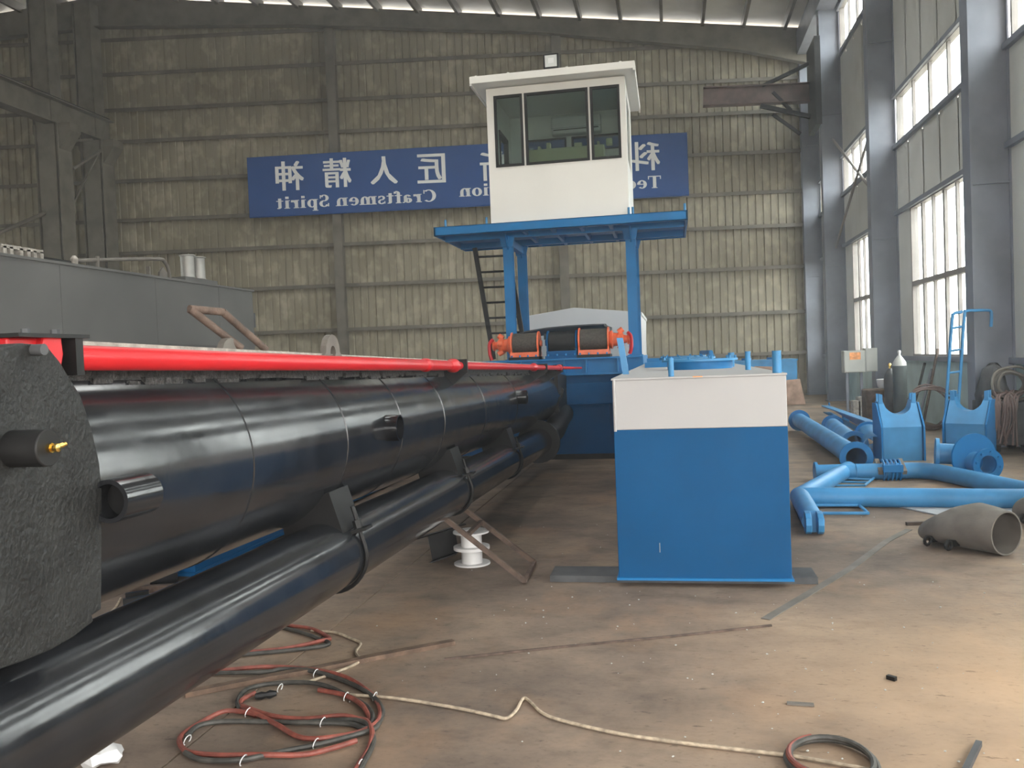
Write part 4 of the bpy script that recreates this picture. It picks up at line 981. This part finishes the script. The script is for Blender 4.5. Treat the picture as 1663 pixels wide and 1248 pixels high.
# bits beneath the tube
strip('pipe_offcut', [(200, 985), (245, 978)], .045, .05, M_blackm, 'black pipe offcut lying nearest under the huge tube', 'pipe offcut')
strip('pipe_offcut', [(204, 973), (242, 968)], .04, .04, M_blackm, 'thin black pipe offcut just behind the nearest one', 'pipe offcut')
strip('steel_bar', [(212, 964), (292, 960)], .05, .05, M_rust, 'brown bar lying behind the black pipe offcuts', 'steel bar')
strip('tool_box', [(245, 952), (290, 947)], .12, .09, M_black, 'glossy black box beside the left pontoon under the tube', 'box')
c = onZ(168, 1238)
random.seed(11)
bag = MB().lathe((c.x, c.y, 0), (0, 0, 1), [(0, .07), (.02, .085), (.05, .06), (.07, .02)], 12)
bag.v = [v+V(random.uniform(-.015, .015), random.uniform(-.015, .015), random.uniform(0, .01)) for v in bag.v]
solo(bag, 'rag', M_plastic, 'crumpled white rag on the floor at the bottom left', 'rag', smooth=True)

# loose chips
random.seed(5); deb = MB()
for i in range(190):
    if i < 110: x = random.gauss(.6, 1.1); y = random.uniform(3.4, 6.2)
    else: x = random.uniform(-1.6, 4.2); y = random.uniform(3.0, 9.5)
    s = random.uniform(.003, .0085)
    if -2.2 < x < -.45 and y > 6: pass
    elif PX0-.1 < x < PX1+.1 and y > 5.8: continue
    p = V(x, y, s*.6); a = random.uniform(0, 3); q = V(cos(a), sin(a), 0)*s; w = V(-q.y, q.x, 0)*random.uniform(.5, 1)
    deb.add([p+q, p+w, p-q, p-w, p+V(0, 0, s*.6), p-V(0, 0, s*.55)], [(0, 1, 4), (1, 2, 4), (2, 3, 4), (3, 0, 4), (1, 0, 5), (2, 1, 5), (3, 2, 5), (0, 3, 5)])
solo(deb, 'chips', M_grey, 'scattered tiny white chips on the concrete floor', 'debris', kind='stuff')

# ================================================================== RIGHT SIDE: blue fittings on the floor
AR = .095
def az(x, y, z=AR): return onZ(x, y, z)
N1, FK, N2 = az(1299, 807), az(1322, 850), az(1378, 762)
af = thing('a_frame', 'big light blue tubular A-frame lying on the floor at right', 'frame', (N1.x, N1.y, 0))
MB().cyl(N1-(az(1690, 811)-N1).normalized()*.02, az(1690, 811), AR, n=28).build('front_tube', M_blue3, af, smooth=True)
MB().cyl(N1, N2, AR*.98, n=28).build('side_tube', M_blue3, af, smooth=True)
fd_ = (FK-N1).normalized()
MB().cyl(N1-fd_*.02, FK-fd_*.07, AR, n=28).build('fork_tube', M_blue3, af, smooth=True)
fd_ = (FK-N1).normalized(); fs_ = V(-fd_.y, fd_.x, 0)
for s in (-1, 1):
    o0 = FK+fs_*(s*.024); q = [o0+fd_*(-.10)+V(0, 0, .09), o0+fd_*.03+V(0, 0, .088), o0+fd_*.09+V(0, 0, .06), o0+fd_*.115+V(0, 0, 0), o0+fd_*.09+V(0, 0, -.06), o0+fd_*.03+V(0, 0, -.088), o0+fd_*(-.10)+V(0, 0, -.09)]
    MB().prism(q, fs_*(s*.05)).build('fork_plate', M_blue3, af, bevel=.006)
bk = [az(1327, 768), az(1430, 766), az(1502, 765)]
MB().tube(curve([bk[0], bk[1], bk[2], az(1560, 775), az(1700, 806)], 6), AR, 26).build('back_tube', M_blue3, af, smooth=True)
MB().cyl(bk[0]+V(-.03, 0, 0), bk[0]+V(.0, 0, 0), AR*1.35, n=28).build('flange', M_blue3, af, smooth=True)
MB().pipe(az(1390, 767)+V(-.005, 0, 0), az(1390, 767)+V(.01, 0, 0), AR+.004, AR-.01, 26).build('weld_seam', M_blue3, af, smooth=True)
G0, G1 = az(1352, 773, .03), az(1404, 789, .03); G2 = az(1421, 775, .03)
for i in range(4):
    t = i/3; MB().cyl(az(1356, 770, .03).lerp(az(1330, 789, .03), t), G2.lerp(G1, t), .013, n=8).build('rung', M_blue3, af, smooth=True)
MB().cyl(G2, G1, .014, n=8).build('rail', M_blue3, af, smooth=True)
for a, b in (((1318, 821), (1394, 821)), ((1328, 834), (1408, 834))): MB().cyl(az(*a, .03), az(*b, .03), .015, n=8).build('rung', M_blue3, af, smooth=True)
MB().cyl(az(1383, 810, .03), az(1410, 834, .03), .015, n=8).build('rail', M_blue3, af, smooth=True)
cl = az(1446, 766); clm = thing('pipe_clamp', 'ribbed blue clamp bolted round the back tube of the A-frame', 'clamp', (cl.x, cl.y, 0))
ax = (bk[2]-bk[1]).normalized()
MB().box((cl.x-.11, cl.y-.15, .10), (cl.x+.11, cl.y-.095, .19)).build('clamp_plate', M_blue2, clm, bevel=.006)
for i in range(5): MB().tube([cl+ax*(i-2)*.045+V(0, cos(a)*.125, sin(a)*.125+.01) for a in [k*2*pi/20 for k in range(20)]], .013, 6, True).build('clamp_ring', M_blue2, clm, smooth=True)
for s in (-1, 1): MB().beam(cl+ax*s*.13+V(0, -.12, .0), cl+ax*s*.13+V(0, .1, .12), .05, .05).build('lug', M_dirty, clm)

def flanged_pipe(pa, pb, za, r, fr, label, near_only=False):
    a, b = onZ(*pa, za), onZ(*pb, za); d = (b-a).normalized()
    t = thing('flanged_pipe', label, 'pipe', (b.x, b.y, 0), 'flanged blue pipes on the floor')
    MB().pipe(a, b, r, r-.012, 28).build('pipe', M_blue3, t, smooth=True)
    for p, s in ((a, 1), (b, -1)):
        if near_only and s == 1: continue
        f = MB().pipe(p, p+d*s*.03, fr, r-.012, 32).build('flange', M_blue2, t, smooth=True)
        u, w, _ = frame_of(d)
        for k in range(8):
            q = p+(u*cos(k*pi/4)+w*sin(k*pi/4))*(fr+r)/2; MB().cyl(q-d*.01, q+d*s*.045, .014, n=6).build('bolt', M_blue2, f)
    return t
flanged_pipe((1298, 683), (1391, 744), .20, .135, .20, 'longest blue flanged pipe beside the near pontoon')
flanged_pipe((1352, 692), (1388, 722), .19, .135, .19, 'shorter blue flanged pipe behind the longest pipe')
t = thing('pipe_stub', 'short blue pipe stub with open end beside the left saddle', 'pipe', onZ(1420, 742))
q = onZ(1421, 727, .17); MB().pipe(q, q+V(.08, .75, .1), .165, .15, 26).build('pipe', M_blue3, t, smooth=True)
MB().pipe(q+V(.08, .75, .1), q+V(.085, .79, .105), .20, .15, 26).build('flange', M_blue2, t, smooth=True)
# tilted trough / channel
a, b = onZ(1345, 660, .30), onZ(1432, 690, .38)
tr = thing('steel_channel', 'blue steel channel resting tilted across the pipes', 'channel', (a.x, a.y, 0))
d = (b-a).normalized(); s = V(-d.y, d.x, 0)
MB().prism([a-V(0, 0, .02), b-V(0, 0, .25), b+V(0, 0, 0), a], s*.02).build('web', M_blue2, tr)
MB().prism([a, b, b+s*-.14, a+s*-.14], (0, 0, .02)).prism([a+d*.3-V(0, 0, .12), b-V(0, 0, .24), b-V(0, 0, .24)+s*-.14, a+d*.3-V(0, 0, .12)+s*-.14], (0, 0, .015)).build('flange', M_blue3, tr)
MB().tube([a+d*.15+V(0, 0, .03+.05*sin(k*pi/8))+d*.05*cos(k*pi/8) for k in range(9)], .012, 6).build('eye', M_blue2, tr)
MB().box((a.x+.2, a.y-.55, 0), (a.x+.32, a.y-.40, .16)).cyl(b-V(.1, 0, .3), V(b.x-.1, b.y, 0), .05, n=10).build('prop', M_blue2, tr)
strip('wood_plank', [(1385, 668), (1418, 690)], .25, .05, M_dark, 'dark board on the floor under the tilted channel', 'board')

# saddles
def saddle(px, py, rot, label, w=.50, h=.80):
    p = onZ(px, py); t = thing('pipe_saddle', label, 'saddle', (p.x, p.y, 0), 'blue pipe saddles')
    R = Matrix.Rotation(radians(rot), 3, 'Z')
    def T(x, y, z): return R @ V(x, y, z)+V(p.x, p.y, 0)
    zk = .46; rU = .19; zc_ = h+.015
    dep = lambda z: max(0, (z-zk)/(h-zk))*.22
    pts = [(-w/2, h)]+[(-rU+2*rU*i/14, zc_-sqrt(max(0, rU**2-(-rU+2*rU*i/14)**2))) for i in range(15)]+[(w/2, h)]
    mb = MB()
    frt = [T(x, dep(z), z) for x, z in pts]; bck = [T(x, .36, z) for x, z in pts]; lowf = [T(x, 0, zk) for x, z in pts]
    mb.loft([lowf, frt, bck], (False, False), False)
    mb.add([T(-w/2, 0, 0), T(w/2, 0, 0), T(w/2, 0, zk), T(-w/2, 0, zk)], [(0, 1, 2, 3)])
    mb.add([T(-w/2, .36, 0), T(w/2, .36, 0)], []); 
    k = len(mb.v)
    mb.add([T(x, .36, z) for x, z in pts]+[T(w/2, .36, 0), T(-w/2, .36, 0)], [tuple(range(len(pts)+2))])
    for s in (-1, 1):
        mb.add([T(s*w/2, 0, 0), T(s*w/2, .36, 0), T(s*w/2, .36, h), T(s*w/2, dep(h), h), T(s*w/2, 0, zk)], [(0, 1, 2, 3, 4)])
    mb.build('body', M_blue3, t)
    for s in (-1, 1):
        MB().prism([T(s*(w/2+.012), -.03, 0), T(s*(w/2+.008), .39, 0), T(s*(w/2+.008), .39, h-.02), T(s*(w/2+.012), .2, h-.02), T(s*(w/2+.012), -.03, zk)], R @ V(s*.022, 0, 0)).build('side_plate', M_blue2, t)
        for yy in (.20, .31): MB().prism([T(s*w/2*.98, yy, h-.06), T(s*w/2*.98-s*.055, yy, h-.04), T(s*w/2*.98-s*.05, yy, h+.10), T(s*w/2*.98, yy, h+.11)], R @ V(0, .025, 0)).build('ear', M_blue3, t)
    return t
saddle(1467, 749, 3, 'left blue pipe saddle with a half-round top')
saddle(1568, 743, -34, 'right blue pipe saddle turned away, beside the elbow')

# elbow with flanges
ec = onZ(1580, 742, .28); el = thing('pipe_elbow', 'blue pipe elbow with a large round flange before the right saddle', 'elbow', (ec.x, ec.y, 0))
d = V(.28, -.96, 0).normalized()
MB().cyl(ec, ec+d*.025, .265, n=40).build('large_flange', M_blue2, el, smooth=True)
o_ = ec+V(.0, 0, -.06)
MB().pipe(o_+d*.02, o_+d*.24, .118, .102, 28).build('spigot', M_blue3, el, smooth=True)
f = MB().pipe(o_+d*.24, o_+d*.27, .178, .102, 32).build('flange', M_blue2, el, smooth=True)
u, w, _ = frame_of(d)
for k in range(8):
    q = o_+d*.24+(u*cos(k*pi/4+.2)+w*sin(k*pi/4+.2))*.142; MB().cyl(q-d*.02, q+d*.05, .014, n=6).build('bolt', M_blue2, f)
sd = V(-.93, .2, .05).normalized()
MB().tube(curve([ec-d*.02, ec-d*.14+sd*.03, ec-d*.2+sd*.12, ec-d*.2+sd*.24], 5), .12, 22).build('bend', M_blue3, el, smooth=True)
MB().cyl(ec-d*.2+sd*.24, ec-d*.2+sd*.28, .18, n=28).build('flange', M_blue3, el, smooth=True)

# suction mouths
def mouth(c0, dirv, label, loc):
    t = thing('suction_mouth', label, 'pipe fitting', loc); d = Vector(dirv).normalized(); s = V(-d.y, d.x, 0)
    sh = [(0, .165, .165, .168), (.10, .19, .172, .176), (.25, .235, .178, .182), (.40, .25, .155, .16), (.53, .24, .12, .125), (.60, .22, .10, .105)]
    n = 36; outr = [[c0+d*l+s*a*cos(2*pi*k/n)+V(0, 0, zz+hh*sin(2*pi*k/n)) for k in range(n)] for l, a, hh, zz in sh]
    inr = [[c0+d*l+s*(a-.012)*cos(2*pi*k/n)+V(0, 0, zz+(hh-.012)*sin(2*pi*k/n)) for k in range(n)] for l, a, hh, zz in sh]
    mb = MB(); mb.loft(outr, (False, False)); mb.loft(inr, (False, False)); mb.loft([outr[0], inr[0]], (False, False)); mb.loft([outr[-1], inr[-1]], (False, True))
    mb.build('shell', M_dirty, t, smooth=True)
    for l in (.28, .47):
        q = c0+d*l+s*.235+V(0, 0, .06)
        lo_ = [q+s*(.03+.032*cos(k*pi/5))+V(0, 0, .032*sin(k*pi/5)) for k in range(10)]
        MB().tube(lo_, .013, 6, True).beam(q-s*.07+V(0, 0, .01), q+V(0, 0, .01), .03, .05).build('lug', M_blackm, t, smooth=True)
    return t
mc = onZ(1640, 906); mouth(mc+V(0, .05, .0), (-.55, .83, 0), 'dark flared suction mouth with round open end, lying on the floor', mc)
mc2 = onZ(1780, 864); mouth(mc2+V(.05, .05, 0), (-.6, .8, 0), 'second dark suction mouth cut off by the right edge', mc2)
sh_ = [onZ(x, y, 0) for x, y in ((1452, 823), (1700, 820), (1700, 850), (1520, 838))]
solo(MB().prism([p+V(0, 0, .002) for p in sh_], (0, 0, .012)), 'steel_sheet', M_tarp, 'flat grey sheet under the dark suction mouths', 'sheet')

# ---- blue hook ladder against the column
ly = 13.55
L0, L1 = onY(1532, 735, ly), onY(1546, 512, ly); R0, R1 = onY(1552, 735, ly), onY(1566, 508, ly); L0.z = R0.z = 0.0
hl = thing('hook_ladder', 'light blue ladder with hooked top leaning at the wall', 'ladder', (L0.x, ly, 0))
hk = V(.36, .1, 0)
MB().tube(curve([L0, L0.lerp(L1, .5), L1-V(0, 0, .08), L1+V(.03, .0, .02), L1+V(.12, .02, .035), (L1+R1)/2+V(.06, .03, .035)], 5), .022, 10).build('rail', M_blue3, hl, smooth=True)
MB().tube(curve([R0, R0.lerp(R1, .5), R1-V(0, 0, .06), R1+V(.03, .01, .02), R1+hk*.5+V(0, 0, .025), R1+hk+V(0, 0, .02), R1+hk+V(.04, .01, -.03), R1+hk+V(.03, .01, -.22)], 5), .022, 10).build('rail', M_blue3, hl, smooth=True)
for y in (534, 571, 607, 645, 690): 
    t_ = (735-y)/(735-512.); MB().cyl(L0.lerp(L1, t_), R0.lerp(R1, t_), .016, n=8).build('rung', M_blue3, hl, smooth=True)

# ---- switch cabinets on the column
cy_ = 20.1
a, b = onY(1371, 606, cy_), onY(1405, 569, cy_)
cb = thing('switch_cabinet', 'pale grey switch cabinet with an orange label on its door', 'cabinet', (a.x, cy_, a.z))
MB().box((a.x, cy_, a.z), (b.x, cy_+.3, b.z)).build('cabinet_body', M_grey, cb, bevel=.01)
MB().box((a.x+.015, cy_-.012, a.z+.015), (b.x-.015, cy_, b.z-.015)).build('door', M_grey, cb, bevel=.004)
MB().box((a.x+.12, cy_-.016, b.z-.20), (b.x-.10, cy_-.012, b.z-.04)).build('label_plate', M_tag, cb)
MB().box((a.x+.05, cy_+.08, 0), (a.x+.10, cy_+.13, a.z)).box((b.x-.10, cy_+.08, 0), (b.x-.05, cy_+.13, a.z)).build('stand', M_steel, cb)
a2, b2 = onY(1405.5, 604, cy_), onY(1425, 565, cy_)
cb2 = thing('junction_box', 'plain pale grey junction box at the right of the labelled cabinet', 'cabinet', (a2.x, cy_, a2.z))
MB().box((a2.x+.01, cy_+.02, a2.z), (b2.x, cy_+.3, b2.z)).build('cabinet_body', M_grey, cb2, bevel=.008)
MB().box((a2.x+.03, cy_+.008, a2.z+.02), (b2.x-.02, cy_+.02, b2.z-.02)).build('door', M_grey, cb2, bevel=.003)
# gas cylinders
def gas(px, py, Y, r, top, m, label, cap=None):
    p = onY(px, py, Y); t = thing('gas_cylinder', label, 'gas cylinder', (p.x, Y, 0))
    z1 = onY(px, top, Y).z
    MB().lathe((p.x, Y, 0), (0, 0, 1), [(0, r*.9), (.03, r), (z1-.32, r), (z1-.29, r)], 22).build('bottle', m, t, smooth=True)
    MB().lathe((p.x, Y, z1-.29), (0, 0, 1), [(0, r), (.06, r*.92), (.12, r*.65), (.17, r*.35), (.19, r*.28)], 22).build('shoulder', cap or m, t, smooth=True)
    MB().lathe((p.x, Y, z1-.10), (0, 0, 1), [(0, .022), (.05, .022), (.05, .03), (.08, .03), (.10, .015)], 10).build('valve', M_plastic if cap else M_brass, t, smooth=True)
gas(1462, 640, 17.2, .125, 569, M_teal, 'dark gas cylinder with a pale shoulder at the wall', M_grey)
gas(1446, 640, 17.6, .11, 590, M_dark, 'lower dark gas cylinder left of the pale-shouldered one')
# welding machine with junk
p = onY(1424, 668, 17.9); wm = thing('welding_machine', 'brown rusty welding machine on the floor before the cabinets', 'machine', (p.x, 17.9, 0))
MB().box((p.x-.22, 17.75, .08), (p.x+.18, 18.2, .72)).build('housing', M_rust, wm, bevel=.03)
for s in (-1, 1): MB().cyl((p.x+s*.2-.02, 17.85, .09), (p.x+s*.2+.02, 17.85, .09), .09, n=16).build('wheel', M_blackm, wm, smooth=True)
MB().tube(curve([(p.x-.15, 17.74, .5), (p.x-.02, 17.70, .62), (p.x+.1, 17.70, .5), (p.x+.02, 17.69, .3), (p.x-.12, 17.70, .42)], 6), .025, 8).build('cable', M_jib, wm, smooth=True)
q = onY(1437, 622, 17.8); solo(MB().lathe((q.x, 17.9, .74), (0, 0, 1), [(0, .09), (.02, .11), (.16, .13), (.17, .12)], 18), 'paint_tin', M_plastic, 'white tin on the rusty welding machine', 'tin', smooth=True)
for px, w, h, lab in ((1391, .16, .42, 'narrow pale wooden block under the cabinet'), (1402, .22, .5, 'wider pale wooden block under the cabinet')):
    q = onZ(px, 690) if False else onY(px, 660, 19.2); solo(MB().box((q.x-w/2, 19.15, 0), (q.x+w/2, 19.4, h)), 'wood_block', M_beige, lab, 'wood block', bevel=.01)
for i, (pa, pb, m, lab) in enumerate((((1502, 590), (1478, 705), M_blackm, 'leftmost dark rod leaning on the teal wall'), ((1513, 600), (1490, 712), M_steel, 'middle grey rod leaning on the teal wall'), ((1523, 567), (1499, 718), M_rust, 'tallest rusty rod leaning on the window sill'))):
    a, b = onX(*pa, 4.93), onX(*pb, 4.55); b.z = 0.02
    solo(MB().cyl(b, a, .025, n=8), 'rod', m, lab, 'rod', 'rods leaning on the side wall', smooth=True)
# coil of cable by the ladder
def coil(c, R0_, n, r, m, name, label, cat, plane='xz'):
    random.seed(hash(label) % 1000 if False else len(label)); mb = MB()
    for k in range(n):
        ph = random.uniform(0, 6); dr = random.uniform(-.05, .05); off = random.uniform(-.06, .06); e = random.uniform(.85, 1.1)
        pts = []
        for i in range(22):
            a = i*2*pi/22; x = (R0_+dr)*cos(a); z = (R0_+dr)*e*sin(a)+.02*sin(3*a+ph)
            pts.append(c+(V(x, off, z) if plane == 'xz' else V(x, z, off*.6+.07)))
        mb.tube(pts, r, 6, True)
    return solo(mb, name, m, label, cat, smooth=True)
coil(V(4.55, 16.6, .42), .36, 6, .018, M_jib, 'cable_coil', 'brown coil of cable standing at the wall behind the blue ladder', 'cable coil')
# dark machine at the right edge
p = onZ(1640, 738); mx0 = p.x-.22
mcn = thing('compressor', 'dark machine box at the right edge in front of the column', 'machine', (p.x, p.y, 0))
MB().box((mx0, p.y, .12), (4.93, p.y+.8, .72)).build('housing', M_dark, mcn, bevel=.02)
MB().box((mx0+.05, p.y-.02, .2), (mx0+.5, p.y, .62)).build('door', M_dark, mcn, bevel=.004)
for x in (.08, .48):
    for yy in (.12, .68): MB().cyl((mx0+x-.04, p.y+yy, .1), (mx0+x+.04, p.y+yy, .1), .1, n=14).build('wheel', M_blackm, mcn, smooth=True)
random.seed(21)
hb = MB()
for i in range(26):
    x = mx0+random.uniform(-.02, .32); y0 = p.y-.04-random.uniform(0, .05)
    hb.tube(curve([(x+random.uniform(-.05, .25), p.y+.2, .78+random.uniform(0, .1)), (x+.03, y0, .74+random.uniform(-.03, .08)), (x+random.uniform(-.04, .04), y0-.03, .5), (x+random.uniform(-.12, .04), y0-.02, .2+random.uniform(-.1, .15))], 4), .014, 5)
solo(hb, 'cable_bundle', M_jib, 'bundle of brown cables draped over the dark machine', 'cables', smooth=True, kind='stuff')
coil(V(mx0+.36, p.y+.32, .96), .22, 7, .02, M_dirty, 'hose_coil', 'grey hose coil heaped on top of the dark machine', 'hose coil')
coil(V(mx0+.33, p.y+.45, .74), .2, 4, .02, M_rust, 'hose_coil', 'rusty cable coil lying flat on the dark machine', 'hose coil', 'xy')
# dark bundle hanging at column
q = onY(1612, 610, 13.5); random.seed(9)
tb = MB().lathe((q.x, q.y+.0, q.z-.65), (0, 0, 1), [(0, .10), (.1, .2), (.35, .23), (.6, .17), (.75, .12), (.82, .04)], 14)
tb.v = [v+V(random.uniform(-.03, .03), random.uniform(-.02, .02), random.uniform(-.02, .02)) for v in tb.v]
solo(tb, 'tarp_bundle', M_dark, 'dark tarp bundle hanging on the column above the cables', 'tarp', smooth=True)

# ---- far end: long blue tank and boards
by0 = 25.2
a, b = onY(1150, 586, by0), onY(1294, 583, by0)
bt = thing('tank', 'long pale blue tank at the foot of the end wall', 'tank', ((a.x+b.x)/2, by0, 0))
MB().box((a.x, by0, 0), (b.x, by0+1.6, b.z-.03)).build('tank_body', M_blue3, bt, bevel=.01)
MB().box((a.x-.02, by0-.03, b.z-.04), (b.x+.03, by0+1.62, b.z)).build('top_flange', M_blue3, bt)
for x in (a.x+.4, a.x+1.1, a.x+1.8): MB().cyl((x, by0+.5, b.z), (x, by0+.5, b.z+.06), .14, n=16).build('hatch_cover', M_blue2, bt, smooth=True)
def board(pts, Y, m, label):
    q = [onY(x, y, Y) for x, y in pts]; zmin = min(p.z for p in q)
    solo(MB().prism(q, (0.0, .03, 0)), 'board', m, label, 'board')
q = [onY(x, y, 24.9) for x, y in ((1276, 637), (1308, 641), (1301, 616), (1279, 618))]
q[0].z = q[1].z = 0.01
for k in (2, 3): q[k].y = 25.12
solo(MB().prism(q, (0, .03, 0)), 'board', M_card, 'brown board leaning against the end of the blue tank', 'board')
q = [onY(x, y, 25.0) for x, y in ((1224, 625), (1263, 625), (1258, 596), (1226, 595))]; q[0].z = q[1].z = 0.01
for k in (2, 3): q[k].y = 25.12
solo(MB().prism(q, (0, .03, 0)), 'board', M_card, 'brown board leaning on the tank behind the near pontoon', 'board')
